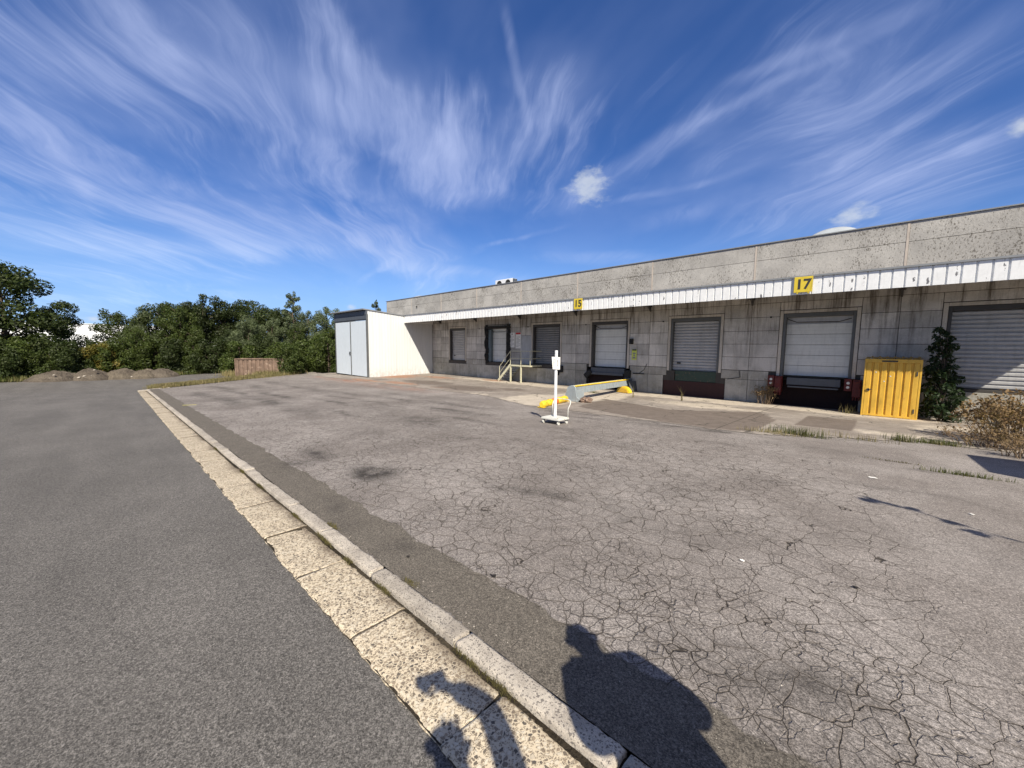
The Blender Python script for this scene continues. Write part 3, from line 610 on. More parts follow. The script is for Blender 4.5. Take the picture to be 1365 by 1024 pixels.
# canopy
CX0, CX1, CY = -28.0, 5.2, 16.5
can = MB()
prof = []; x = CX0
while x < CX1-.01:
    prof += [(x, 0), (x+.222, 0), (x+.232, .036), (x+.262, .036)]; x += .275
prof.append((CX1, 0)); vs = []; fs = []
for px_, dy in prof: vs += [(px_, CY+dy, 3.61), (px_, CY+dy, 4.175)]
for i in range(len(prof)-1): fs.append((2*i, 2*i+2, 2*i+3, 2*i+1))
can.add(vs, fs); can.add([(CX1, CY, 3.61), (CX1, WY-.05, 3.61), (CX1, WY-.05, 4.175), (CX1, CY, 4.175)], [(0,1,2,3)])
can.add([(CX0, CY, 3.61), (CX0, WY-.05, 3.61), (CX0, WY-.05, 4.175), (CX0, CY, 4.175)], [(3,2,1,0)])
cn_ = wpart(can, 'canopy', M['fascia'])
b = MB(); b.box(CX0-.03, CX1+.03, CY-.05, CY+.10, 4.178, 4.235); wpart(b, 'canopy_gutter', M['mid_grey'], cn_)
b = MB(); b.box(CX0+.02, CX1-.02, CY+.11, WY-.03, 4.08, 4.20)
wpart(b, 'canopy_roof', M['soffit'], cn_)
for k in range(-1, 7):
    x = J0-BAY*k
    if not CX0+.3 < x < CX1: continue
    b = MB(); b.box(x-.05, x+.05, CY+.06, WY-.035, 3.86, 4.075); b.box(x-.09, x+.09, CY+.06, WY-.035, 3.835, 3.86)
    b.prism([(x-.03, WY-.04, 3.60), (x-.03, WY-.04, 3.83), (x-.03, WY-.35, 3.83)], (.06, 0, 0)); wpart(b, 'bracket', M['frame_dark'], cn_)
b = MB(); b.box(CX0+.05, CX1-.05, CY+.05, CY+.10, 3.63, 4.07); b.box(CX0+.05, CX1-.05, 17.8, 17.88, 3.93, 4.075); wpart(b, 'canopy_beam', M['soffit'], cn_)

# doors
def shutter_bm(x0, x1, z0, z1, y, pitch=.142):
    b = MB(); n = max(2, int(round((z1-z0)/pitch))); p = (z1-z0)/n; pr = []
    for i in range(n):
        for t_, d in ((0, .0), (.10, .012), (.16, .0), (.30, -.042), (.78, -.045), (.92, -.004)): pr.append((z0+(i+t_)*p, y+d))
    pr.append((z1, y)); vs = []; fs = []
    for z, yy in pr: vs += [(x0, yy, z), (x1, yy, z)]
    for i in range(len(pr)-1): fs.append((2*i, 2*i+1, 2*i+3, 2*i+2))
    b.add(vs, fs); return b
def section_bm(x0, x1, z0, z1, y, n=5):
    b = MB(); p = (z1-z0)/n
    for i in range(n):
        b.box(x0, x1, y, y+.05, z0+i*p+.006, z0+(i+1)*p-.006)
        for q in (1, 2): b.box(x0+.01, x1-.01, y-.004, y+.02, z0+i*p+q*p/3-.008, z0+i*p+q*p/3+.008)
    return b
DL = {'shutter': 'grey ribbed roller shutter', 'torn': 'white sectional door between torn black curtains', 'shutter_dark': 'dark grey ribbed roller shutter',
      'dock': 'white sectional door above a black dock leveller', 'dock_red': 'white sectional door above red bumpers', 'wide': 'wide ribbed shutter half in sunlight'}
for i, (x0, k) in enumerate(doors):
    x1 = x0+DWID[i]; z0, z1 = holes[i][2], holes[i][3]; f_ = .095 if i > 1 else .08
    if k in ('shutter', 'shutter_dark', 'wide'):
        d = wpart(shutter_bm(x0+f_, x1-f_, z0+(.45 if i == 0 else .02), z1-.16, WY+.24), 'roller_door', M['shutter_dark' if k == 'shutter_dark' else 'shutter'])
        if i == 0: b = MB(); b.box(x0+f_, x1-f_, WY+.20, WY+.26, z0+.02, z0+.46); wpart(b, 'bottom_panel', M['shutter'], d)
        b = MB(); b.box(x0+f_+.20, x0+f_+.38, WY+.18, WY+.215, z0+.34, z0+.42); wpart(b, 'handle', M['black_rubber'], d)
    else:
        d = wpart(section_bm(x0+f_, x1-f_, z0+.02, z1-.42, WY+.26), 'sectional_door', M['sect_door'], bevel=.004)
        b = MB(); b.box(x0+f_, x1-f_, WY+.30, WY+.34, z1-.43, z1-.12); wpart(b, 'header_panel', M['shutter' if k != 'torn' else 'sect_door'], d)
        b = MB(); b.tube([(x0+f_+.02, WY+.25, z1-.22), (x0+.42, WY+.2, z1-.35), (x1-.5, WY+.2, z1-.37), (x1-f_-.05, WY+.25, z1-.26)], .014, 5); wpart(b, 'cable', M['black_rubber'], d)
    d['label'] = DL[k]
    fr = MB(); fr.box(x0+.003, x0+f_, WY-.02, WY+.34, z0, z1-.003); fr.box(x1-f_, x1-.003, WY-.02, WY+.34, z0, z1-.003); fr.box(x0+f_, x1-f_, WY-.015, WY+.36, z1-.15, z1-.003)
    wpart(fr, 'door_frame', M['frame_grey' if i in (4, 5) else 'frame_dark'], d, bevel=.008)
    surround(holes[i], d)
    bk = MB(); bk.box(x0+.01, x1-.01, WY+.42, WY+.46, z0-.2, z1+.05); wpart(bk, 'backing', M['joint'], d)
    if k == 'torn':
        for sx, w in ((x0-.02, .40), (x1+.02, -.42)):
            b = MB(); r_ = random.Random(i+int(w*10)); zz = frange(z0-.12, z1+.12, .10)
            out = [(sx-(w*.25 if w > 0 else w*.9)+.045*r_.uniform(-1, 1)) for z in zz]; inn = [(sx+(w*.55 if w > 0 else w*.1))+.07*r_.uniform(-1, 1) for z in zz]
            vs = []; fs = []
            for q, z in enumerate(zz):
                bul = -.14-.05*math.sin(q*.7+sx)+.03*r_.uniform(-1, 1); a_, c_ = sorted((out[q], inn[q]))
                vs += [(a_, WY-.05, z), ((a_+c_)/2, WY+bul-.08, z), (c_, WY-.06+.03*r_.uniform(-1, 1), z)]
            for q in range(len(zz)-1):
                fs += [(3*q, 3*q+1, 3*q+4, 3*q+3), (3*q+1, 3*q+2, 3*q+5, 3*q+4)]
            b.add(vs, fs); wpart(b, 'dock_curtain', M['black_rubber'], d)
        b = MB(); b.box(x0-.1, x1+.1, WY-.16, WY-.05, z1-.12, z1+.04); wpart(b, 'curtain_head', M['black_rubber'], d)
        b = MB(); b.box(x0+.16, x0+.42, WY+.0, WY+.22, z0+.02, z1-.2); wpart(b, 'side_seal', mat('blue_grey_seal', paint((.13, .17, .19), rough=.7)), d)
    if i == 3:
        b = MB(); b.box(-12.15, -10.05, WY-.08, WY+.3, .34, .62); b.box(-12.1, -10.1, WY-.14, WY-.08, .22, .36); wpart(b, 'dock_leveller', M['dark_grey'], d, bevel=.01)
        b = MB(); b.add([(-12.6, WY-.2, .18), (-12.2, WY-.2, .50), (-12.02, WY-.2, .30), (-12.42, WY-.2, -.02), (-12.6, WY+.1, .18), (-12.2, WY+.1, .50), (-12.02, WY+.1, .30), (-12.42, WY+.1, -.02)], [(0,1,2,3),(4,7,6,5),(0,4,5,1),(1,5,6,2),(2,6,7,3),(3,7,4,0)]); wpart(b, 'bumper', M['black_rubber'], d, bevel=.02)
        b = MB(); b.box(-10.0, -9.68, WY-.2, WY+.1, -.02, .55); wpart(b, 'bumper', M['black_rubber'], d, bevel=.02)
        b = MB(); b.box(-12.46, -9.77, WY+.22, WY+.26, -.75, .63); wpart(b, 'pit_plate', M['pit'], d)
    if i == 4:
        b = MB(); b.box(-7.38, -5.52, WY+.06, WY+.12, .165, .655); wpart(b, 'dock_plate', M['green_plate'], d)
        b = MB(); b.box(-7.94, -5.11, WY+.03, WY+.07, -.75, .155); wpart(b, 'pit_plate', M['red_rust'], d)
    if i == 5:
        b = MB(); b.box(-2.8, -1.1, WY-.03, WY+.3, .30, .60); b.box(-2.75, -1.15, WY-.12, WY-.03, .20, .26); wpart(b, 'dock_leveller', M['dark_grey'], d, bevel=.01)
        for sx in (-3.42, -.98):
            b = MB(); b.box(sx, sx+.22, WY-.22, WY+.1, .20, .66); b.box(sx+.24, sx+.48, WY-.26, WY+.1, -.02, .64); b.box(sx+.27, sx+.45, WY-.29, WY-.26, .30, .58)
            for q in range(3): b.box(sx+.26+q*.08, sx+.30+q*.08, WY-.25, WY, -.14, -.02)
            wpart(b, 'bumper', M['red_bumper'], d, bevel=.012)
            b = MB(); b.tube([(sx+.11, WY-.235, .50), (sx+.11, WY-.22, .50)], .05, 10); b.tube([(sx+.11, WY-.235, .34), (sx+.11, WY-.22, .34)], .05, 10); wpart(b, 'reflector', M['sect_door'], d)
        b = MB(); b.box(-3.44, -.56, WY+.48, WY+.52, -.75, .63); wpart(b, 'pit_plate', M['pit'], d)
# cracks in the plinth, small fittings on the wall
b = MB(); b.box(-14.55, -14.15, WY-.22, WY-.036, .22, .62); b.box(-14.62, -14.45, WY-.18, WY-.036, .02, .30); wpart(b, 'rubber_buffer', M['black_rubber'], bevel=.02)
for x, z in ((-9.25, 1.98), ):
    b = MB(); b.box(x-.55, x-.35, WY-.16, WY-.04, z-.02, z+.26); b.box(x-.50, x-.40, WY-.2, WY-.16, z+.02, z+.1); wpart(b, 'switch_box', M['black_rubber'], bevel=.01)
b = MB(); b.box(-9.55, -8.95, WY-.09, WY-.036, .38, .43); b.tube([(-9.2, WY-.06, .43), (-8.95, WY-.05, .62), (-8.8, WY-.05, .95)], .012, 5); wpart(b, 'cable_stub', M['black_rubber'])
b = MB(); b.tube([(-4.55, WY-.06, .78), (-4.5, WY-.05, .50), (-5.0, WY-.05, .38)], .012, 5)
for px_ in (-12.6, -8.05, -22.0, -17.1, -3.5): b.box(px_-.03, px_+.03, WY-.07, WY-.036, 3.05, 3.11)
wpart(b, 'cable_clip', M['black_rubber'])
b = MB(); b.box(-17.68, -16.80, WY-.045, WY-.03, .62, 2.5); wpart(b, 'repair_panel', mat('pale_blockwork', paint((.40, .41, .42), rough=.85, dirt=.35)))

# rooftop things
def dome(loc, label, sx=1.):
    t = thing('roof_light', label, 'roof light', loc, 0, 'domed roof lights'); b = MB(); b.box(-1.0*sx, 1.0*sx, -.9, .9, 0, 1.05); b.build('curb', M['mid_grey'], t)
    n = 14; vs = []; fs = []
    for j in range(n+1):
        for i in range(n+1):
            u, v = i/n*2-1, j/n*2-1; vs.append((u*.98*sx, v*.88, 1.05+.58*math.sqrt(max(0, (1-u*u)))*math.sqrt(max(0, 1-v*v))**.7))
    for j in range(n):
        for i in range(n): a = j*(n+1)+i; fs.append((a, a+1, a+n+2, a+n+1))
    b = MB(); b.add(vs, fs); b.build('dome', M['dome'], t, smooth=True)
dome((-2.05, 24, 5.82), 'pale domed roof light above the parapet to the right of sign 17')
dome((-35.0, 22.6, 5.35), 'tiny domed roof light at the far left end of the warehouse roof')
t = thing('air_conditioner', 'white rooftop air conditioner with two dark fans above the parapet', 'air conditioner', (-21.2, 21.0, 5.95))
b = MB(); b.box(-.92, .92, 0, .55, .12, .92); b.build('casing', M['white_metal'], t, bevel=.02)
b = MB(); b.box(.93, .955, .02, .5, .15, .90); b.box(-.7, -.6, .05, .5, 0, .12); b.box(.6, .7, .05, .5, 0, .12); b.build('side_panel', M['dark_grey'], t)
for sx in (-.46, .46):
    b = MB(); b.tube([(sx, -.02, .60), (sx, .01, .60)], .26, 20); b.build('fan', M['black_rubber'], t)

# numbers on the canopy
def text_mesh(txt, size, m, parent, loc, ext=.004, off=.0, rot=(math.pi/2, 0, 0), name='number', align='CENTER', sx=1.):
    cu = bpy.data.curves.new(name, 'FONT'); cu.body = txt; cu.size = size; cu.extrude = ext; cu.offset = off; cu.align_x = align; cu.align_y = 'CENTER'
    tmp = bpy.data.objects.new(name, cu); COL.objects.link(tmp); dg = bpy.context.evaluated_depsgraph_get(); dg.update()
    me = bpy.data.meshes.new_from_object(tmp.evaluated_get(dg)); bpy.data.objects.remove(tmp)
    me.materials.clear(); me.materials.append(m); o = bpy.data.objects.new(name, me); COL.objects.link(o); o.parent = parent; o.location = loc; o.rotation_euler = rot; o.scale = (sx, 1, 1); return o
for x, n_, lb in ((-2.13, '17', 'yellow square sign reading 17 in black on the white canopy edge'), (-11.26, '15', 'yellow square sign reading 15 in black on the white canopy edge')):
    t = thing('number_sign', lb, 'sign', (x, 16.44, 3.66), 0, 'yellow bay number signs')
    b = MB(); b.box(-.255, .255, 0, .02, .02, .54); b.box(-.17, -.13, .005, .02, -.03, .02); b.box(.13, .17, .005, .02, -.03, .02); b.build('plate', M['sign_yellow'], t, bevel=.004)
    text_mesh(n_, .46, M['ink'], t, (0, -.003, .275), off=.012, sx=.95)

# metal stair and landing
t = thing('metal_stair', 'pale yellow metal stair with landing and handrails against the warehouse wall', 'stair', (-17.6, 18.6, -.55))
zt = 1.12
for y in (-.5, .55):
    b = MB(); b.bar((-1.12, y, .02), (.0, y, zt), .04, .16); b.build('stringer', M['rail_yellow'], t)
b = MB()
for q in range(6): zq = zt*(q+.7)/6.6; b.box(-1.10+q*.175, -.86+q*.175, -.48, .53, zq, zq+.03)
b.build('tread', M['mid_grey'], t)
b = MB(); b.box(0, 1.75, -.52, .62, zt-.07, zt+.02); b.build('landing', M['rail_yellow'], t)
for px_ in (.03, .95): b = MB(); b.box(px_-.04, px_+.04, -.52, -.44, 0, zt-.07); b.build('leg', M['rail_yellow'], t)
b = MB()
b.tube([(-1.0, -.5, .1), (-1.0, -.5, .98), (.02, -.5, zt+.92), (1.74, -.5, zt+.92), (1.74, -.5, zt)], .022, 6); b.tube([(-1.0, -.5, .55), (.02, -.5, zt+.45), (1.74, -.5, zt+.45)], .018, 6)
for px_ in (.02, .95): b.tube([(px_, -.5, zt), (px_, -.5, zt+.92)], .02, 6)
b.tube([(1.74, -.5, zt+.92), (1.74, .6, zt+.92)], .02, 6); b.tube([(1.74, -.5, zt+.45), (1.74, .6, zt+.45)], .018, 6)
b.build('handrail', M['rail_yellow'], t)

# notices
def board(name, label, loc, w, h, m, marks, mi='grey_ink', group=None, head=None):
    t = thing(name, label, 'notice', loc, 0, group); b = MB(); b.box(-w/2, w/2, 0, .012, 0, h); b.build('board', M[m], t)
    b = MB(); r_ = random.Random(len(label))
    for (a, c, e, g) in marks: b.box(-w/2+a*w, -w/2+c*w, -.003, .0, e*h, g*h)
    b.build('print', M[mi], t)
    if head: b = MB(); b.box(-w/2+.02, w/2-.02, -.004, 0, h*.88, h*.99); b.build('heading', M[head], t)
ln = [(.12, .86 if q % 3 else .6, .10+q*.085, .125+q*.085) for q in range(8)]
board('notice_board', 'white notice with a dark triangle symbol, left of two above the stair', (-18.55, WY-.06, 1.72), .50, 1.02, 'paper', ln+[(.4, .6, .84, .90), (.45, .55, .90, .95)], group='safety notices above the stair')
board('notice_board', 'white notice with a red heading, right of two above the stair', (-17.97, WY-.06, 1.66), .48, 1.08, 'paper', ln, group='safety notices above the stair', head='red_ink')
board('notice_board', 'small yellow and green notice with black top right of door 15', (-9.53, WY-.06, 1.12), .27, .56, 'lime', [(.2, .8, .12, .3), (.3, .7, .38, .5), (.2, .8, .55, .68)], mi='grey_ink', head='ink')

# ------------------------------------------------------------------ white shed
SX0, SX1, SY0 = -34.0, -28.1, 13.4
t = thing('white_shed', 'tall white panel shed with two doors and a dark grey fascia beside the warehouse', 'shed', (-31.05, 16.3, -.7)); so_ = (31.05, -16.3, .7)
b = MB(); nrib = 24
def zr_(y): return 4.38-(y-SY0)/(WY-SY0)*.48
for q in range(nrib):      # right side in narrow vertical panels
    ya = SY0+(WY-.05-SY0)*q/nrib; yb = SY0+(WY-.05-SY0)*(q+1)/nrib-.016
    b.add([(SX1-.08,ya,-.66),(SX1,ya,-.66),(SX1,yb,-.66),(SX1-.08,yb,-.66),(SX1-.08,ya,zr_(ya)),(SX1,ya,zr_(ya)),(SX1,yb,zr_(yb)),(SX1-.08,yb,zr_(yb))], [(0,3,2,1),(4,5,6,7),(0,1,5,4),(1,2,6,5),(2,3,7,6),(3,0,4,7)])
b.box(SX1-.09, SX1-.02, SY0+.01, WY-.06, -.65, 3.85)
b.box(SX0, SX0+.08, SY0, WY-.06, -.66, 3.9); b.box(SX0+.08, SX1-.08, WY-.14, WY-.06, -.66, 3.85)
b.build('wall', M['white_panel'], t, loc=so_)
b = MB(); b.box(SX0-.02, SX1+.02, SY0-.05, SY0+.06, 3.74, 4.05); b.box(SX0-.02, SX1+.02, SY0-.075, SY0+.06, 4.06, 4.36); b.build('fascia', M['dark_grey'], t, loc=so_)
b = MB(); b.add([(SX0-.25,SY0-.3,4.42),(SX1+.06,SY0-.3,4.42),(SX1+.06,WY-.03,3.93),(SX0-.25,WY-.03,3.93),(SX0-.25,SY0-.3,4.50),(SX1+.06,SY0-.3,4.50),(SX1+.06,WY-.03,4.01),(SX0-.25,WY-.03,4.01)], [(0,3,2,1),(4,5,6,7),(0,1,5,4),(1,2,6,5),(2,3,7,6),(3,0,4,7)]); b.build('roof', M['mid_grey'], t, loc=so_)
b = MB(); b.box(SX1-.10, SX1+.025, SY0-.025, SY0+.10, -.7, 4.1); b.box(SX0-.025, SX0+.10, SY0-.025, SY0+.10, -.7, 4.1); b.box(-31.03, -30.93, SY0-.02, SY0+.05, -.7, 3.74)
b.box(SX1-.03, SX1+.02, SY0+.1, WY-.1, -.7, -.655); b.box(SX0+.1, SX1-.1, SY0-.01, SY0+.04, 3.66, 3.74); b.build('trim', M['frame_grey'], t, loc=so_)
for a, c in ((SX0+.11, -31.05), (-30.91, SX1-.11)):
    b = MB(); n = 11
    for q in range(n): u = a+(c-a)*q/n; v = a+(c-a)*(q+1)/n-.007; b.box(u, v, SY0+.005, SY0+.045, -.62, 3.64)
    d = b.build('door', M['door_panel'], t, loc=so_)
    if a < -32:
        b = MB(); b.box(-31.22, -31.10, SY0-.03, SY0+.0, .95, 1.25); b.tube([(-31.16, SY0-.07, 1.2), (-31.16, SY0-.07, 1.02)], .02, 6); b.build('handle', M['dark_grey'], d)

# ------------------------------------------------------------------ yellow container
ang = 0.; cz = zyard(.2, 18.1)+.005-.0
t = thing('yellow_container', 'yellow ribbed steel storage container standing in front of the warehouse wall', 'container', (-.43, 18.0, cz), ang)
CW, CD, CH = 1.37, 1.1, 2.0
b = MB(); e = .05
for x0, x1, y0, y1 in ((0, e, 0, e), (CW-e, CW, 0, e), (0, e, CD-e, CD), (CW-e, CW, CD-e, CD)): b.box(x0, x1, y0, y1, 0, CH-.12)
b.box(0, CW, -.015, e, CH-.145, CH-.02); b.box(e, CW-e, 0, e, .03, .10); b.box(0, e, e, CD-e, .03, .1); b.box(CW-e, CW, e, CD-e, .03, .1); b.box(e, CW-e, CD-e, CD, .03, .1)
b.box(CW-.16, CW-.01, -.01, .04, -.01, .03); b.build('frame', M['yellow'], t, bevel=.006)
def ribbed(x0, x1, z0, z1, y, n, dep=.035):
    b = MB(); w = (x1-x0)/n; pr = []
    for q in range(n): a = x0+q*w; pr += [(a, y), (a+w*.60, y), (a+w*.70, y+dep), (a+w*.90, y+dep)]
    pr.append((x1, y)); vs = []
    for px_, yy in pr: vs += [(px_, yy, z0), (px_, yy, z1)]
    b.add(vs, [(2*i, 2*i+2, 2*i+3, 2*i+1) for i in range(len(pr)-1)]); return b
d = ribbed(e+.01, CW-e-.01-.12, .10, CH-.15, .004, 6); d.box(CW-e-.13, CW-e-.005, .003, .03, .10, CH-.15); d = d.build('door', M['yellow'], t)
b = MB(); b.bar((.09, -.02, .92), (.22, -.02, .94), .02, .03); b.box(.12, .17, -.03, .0, .88, .97); b.build('handle', M['frame_dark'], d)
for z in (.22, 1.45): b = MB(); b.box(CW-.115, CW-.085, -.02, .004, z, z+.14); b.build('hinge', M['frame_dark'], d)
b = MB(); b.box(.42, .80, -.022, -.014, CH-.115, CH-.065); b.build('name_plate', M['ink'], t)
b = MB(); r_ = random.Random(4)
for px_, z in ((.28, 1.52), (.50, 1.22), (.64, 1.40)): b.box(px_, px_+.035, -.004, .002, z, z+.025)
b.build('sticker', M['paper'], d)
b = MB(); b.box(.01, .02, e, CD-e, .1, CH-.12); b.box(CW-.02, CW-.01, e, CD-e, .1, CH-.12); b.box(e, CW-e, CD-.02, CD-.01, .1, CH-.12); b.build('side', M['yellow'], t)
b = ribbed(0, CW, 0, 1, 0, 7, .04); b.v = [(x, -.01+(CD+.02)*z, CH-.018+.045*0+y*.9+.05*z) for x, y, z in b.v]; b.build('roof', M['yellow'], t)

# ------------------------------------------------------------------ sign post on a trolley
gz_ = zyard(-6.3, 8.25)
t = thing('trolley_sign', 'white post with a small notice standing on a little wheeled trolley', 'sign post', (-6.30, 8.25, gz_))
TR = 'trolley_white'
b = MB(); b.box(-.30, .30, -.23, .23, .115, .165); b.box(-.26, .26, -.19, .19, .165, .18); b.build('platform', M[TR], t, bevel=.012)
b = MB(); b.box(-.030, .030, -.030, .030, .18, 1.97); b.build('post', M['white_metal'], t, bevel=.006)
for sx in (-.25, .25):
    for sy in (-.18, .18):
        b = MB(); b.tube([(sx-.018, sy, .045), (sx+.018, sy, .045)], .045, 14); w = b.build('wheel', M[TR], t, smooth=False); b = MB(); b.box(sx-.03, sx+.03, sy-.02, sy+.02, .07, .115); b.build('fork', M['frame_grey'], w)
b = MB(); b.tube([(.27, .21, .16), (.27, .22, .40), (.29, .28, .52), (.27, .33, .60), (.18, .35, .63), (-.18, .35, .63), (-.27, .33, .60), (-.29, .28, .52), (-.27, .22, .40), (-.27, .21, .16)], .013, 7); b.build('handle', M[TR], t, smooth=True)
bd = thing; b = MB(); sg = bpy.data.objects.new('notice', None)
bpy.data.objects.remove(sg)
ra = R(38); ca, sa = math.cos(ra), math.sin(ra)
def rp(x, y, z): return (x*ca-y*sa, x*sa+y*ca, z)
b = MB(); pl = [(-.12, -.05, 1.80), (-.09, -.05, 1.47), (.10, -.05, 1.46), (.105, -.05, 1.79)]; b.prism([rp(*q) for q in pl], rp(0, .008, 0)); nb = b.build('notice', M['paper'], t)
b = MB()
for a, c, e_, g in ((-.075, -.065, 1.55, 1.74), (-.065, -.02, 1.73, 1.74), (-.065, -.03, 1.64, 1.65), (-.03, -.02, 1.65, 1.73), (.03, .045, 1.56, 1.72), (.015, .03, 1.68, 1.70), (.01, .065, 1.55, 1.56), (-.075, -.03, 1.52, 1.53), (.065, .07, 1.60, 1.70)):
    b.prism([rp(a, -.054, e_), rp(c, -.054, e_), rp(c, -.054, g), rp(a, -.054, g)], rp(0, .004, 0))
b.build('print', M['grey_ink'], nb)

# ------------------------------------------------------------------ wheel guide rail and stoppers
gx, gy = -8.95, 12.9; g0 = zyard(gx, gy)+.02
t = thing('guide_rail', 'low grey steel lorry guide rail with a yellow top edge running to door 15', 'guide rail', (gx, gy, g0)); ex, ey = -.80, 6.15
b = MB(); L_ = Vector((ex, ey, -.10)); pd = Vector((ey, -ex, 0)).normalized()
def along(u, s, z): q = L_*u+pd*s; return (q.x, q.y, q.z+z)
b.add([along(0, -.08, .32), along(0, .13, .32), along(0, .08, .60), along(0, -.08, .60), along(1, -.08, .32), along(1, .13, .32), along(1, .08, .60), along(1, -.08, .60)], [(0,1,2,3),(7,6,5,4),(0,4,5,1),(1,5,6,2),(2,6,7,3),(3,7,4,0)])
for q in range(1, 12): b.bar(along(q/12, .140, .33), along(q/12, .092, .58), .03, .015)
b.build('beam', M['galv'], t)
b = MB(); b.tube([along(0.0, .08, .62), along(1, .08, .62)], .032, 7); b.build('top_edge', M['bump_yellow'], t); 
b = MB(); b.tube([along(0.02, -.08, .62), along(1, -.08, .62)], .022, 7); b.build('top_edge', M['rail_yellow'], t)
arc = [(-.33, 0), (-.34, .22), (-.27, .42)]+[(-.27+.25*(1-math.cos(a)), .42+.24*math.sin(a)) for a in (R(30), R(60), R(90))]+[(.10, .64), (.16, .58), (.24, .20), (.40, .12), (.28, 0)]
b = MB(); b.prism([(x, -.10, z) for x, z in arc], (0, .05, 0)); b.bar((-.30, -.06, .04), (.26, -.06, .04), .10, .06)
b.prism([(.16, -.05, 0), (.30, -.05, 0), (.22, -.05, .5)], (0, .45, 0)); b.add([(-.33,-.05,0),(-.33,.4,0),(-.30,.4,.40),(-.27,-.05,.42)], [(0,1,2,3)]); b.build('end_plate', M['galv'], t, bevel=.008)
q = along(1, 0, 0); b = MB(); b.prism([(q[0]-.15, q[1]-.06, .09-.1), (q[0]+.45, q[1]-.06, -.01), (q[0]+.22, q[1]-.06, .6), (q[0]-.15, q[1]-.06, .6)], (0, .05, 0)); b.prism([(q[0]+.40, q[1]-.4, -.05), (q[0]+.44, q[1]+.2, -.05), (q[0]+.35, q[1]+.2, .45), (q[0]+.25, q[1]-.4, .45)], (.03, 0, 0)); b.build('end_plate', M['dark_grey'], t)
# yellow half-round stopper
t = thing('wheel_stopper', 'yellow half-round wheel stopper lying beside the guide rail near the wall', 'wheel stopper', (-9.42, 17.9, zyard(-9.4, 17.9)+.015), R(-8))
b = MB(); b.prism([(.40*math.cos(a), 0, .34*math.sin(a)) for a in [math.pi*k/16 for k in range(17)]], (0, .28, 0)); b.build('body', M['bump_yellow'], t, bevel=.03, seg=2)
b = MB(); b.prism([(.30*math.cos(a), -.012, .04+.22*math.sin(a)) for a in [math.pi*k/12 for k in range(13)]], (0, .012, 0)); b.build('face_plate', M['yellow'], t)
t = thing('wheel_guide_tube', 'low yellow lumpy wheel guide with orange rust lying on the concrete', 'wheel guide', (-8.60, 10.45, zyard(-8.6, 10.5)+.02))
for q in range(5):
    u0, u1 = q/5, (q+1)/5; dx_, dy_ = -.40, 2.05; b = MB(); n = 7
    pts = [(dx_*(u0+(u1-u0)*k/n), dy_*(u0+(u1-u0)*k/n), .10) for k in range(n+1)]; rr = [.10+.035*math.sin(math.pi*k/n)+(.01 if k in (0, n) else 0)-(.03 if k in (0, n) else 0) for k in range(n+1)]
    b.tube(pts, rr, 12); b.build('segment', M['orange' if q == 2 else 'bump_yellow'], t, smooth=False)
b = MB(); b.box(-.02-.12, .12, -.05, .12, 0, .02); b.box(-.55, -.28, 1.95, 2.1, 0, .02); b.build('foot_plate', M['bump_yellow'], t)
b = MB(); r_ = random.Random(8); bm = bmesh.new(); bmesh.ops.create_icosphere(bm, subdivisions=3, radius=1)
for v in bm.verts:
    n_ = noise.noise(v.co*2.2)*.5+noise.noise(v.co*6)*.25; v.co = Vector((v.co.x*.26, v.co.y*.2, v.co.z*.15))*(1+n_)
me = bpy.data.meshes.new('rusty_lump'); bm.to_mesh(me); bm.free(); me.materials.append(M['rusty'])
o = bpy.data.objects.new('rusty_lump', me); COL.objects.link(o); o.location = (-8.42, 13.0, zyard(-8.4, 13)+.09); tag(o, 'rusty brown crumpled lump at the foot of the grey guide rail', 'scrap')

# ------------------------------------------------------------------ rusty container among the bushes
t = thing('rusty_container', 'low rusty brown steel container half hidden by bushes at the yard edge', 'container', (-39.6, 8.9, zroad(-40, 8)-.02), R(68))
b = ribbed(-1.5, 1.25, .08, 1.50, -.9, 9, .05); b.box(-1.56, -1.48, -.95, .9, 0, 1.56); b.box(1.2, 1.3, -.95, -.88, 0, 1.56); b.box(-1.56, 2.3, -.96, -.86, 1.5, 1.58); b.box(1.3, 2.3, -.93, -.87, .05, 1.5); b.box(-1.5, 2.3, .85, .9, 0, 1.56); b.box(2.26, 2.32, -.95, .9, 0, 1.56)
b.build('wall', M['rusty'], t)
b = MB(); b.box(1.34, 2.24, -.955, -.93, .12, .7); b.box(1.34, 2.24, -.955, -.93, .78, 1.42); b.build('door', M['rusty'], t)

# ------------------------------------------------------------------ vegetation
def leaf_cloud(b_rng, clumps, n, size, droop=0., shape=.55, surf=.75, up=.3):
    """leaf-sized quads spread through a set of clumps (centre, radii)"""
    g = np.random.default_rng(b_rng); w = np.array([r[0]*r[1]*r[2] for c, r in clumps])**.75; idx = g.choice(len(clumps), n, p=w/w.sum())
    C = np.array([c for c, r in clumps])[idx]; Rr_ = np.array([r for c, r in clumps])[idx]
    d = g.normal(size=(n, 3)); d /= np.linalg.norm(d, axis=1)[:, None]
    rad = np.where(g.random(n) < surf, g.uniform(.72, 1.08, n), g.uniform(.2, .8, n))
    P = C+d*Rr_*rad[:, None]
    nrm = d+g.normal(size=(n, 3))*.75+np.array([0, 0, up]); nrm /= np.linalg.norm(nrm, axis=1)[:, None]
    tv = np.cross(nrm, g.normal(size=(n, 3))); tv[:, 2] -= droop; tv -= nrm*(tv*nrm).sum(1)[:, None]; tv /= np.linalg.norm(tv, axis=1)[:, None]+1e-9
    sv = np.cross(nrm, tv); s = size*g.uniform(.6, 1.35, n)[:, None]
    V = np.stack([P-tv*s, P+sv*s*shape, P+tv*s, P-sv*s*shape], 1).reshape(-1, 3)
    return V
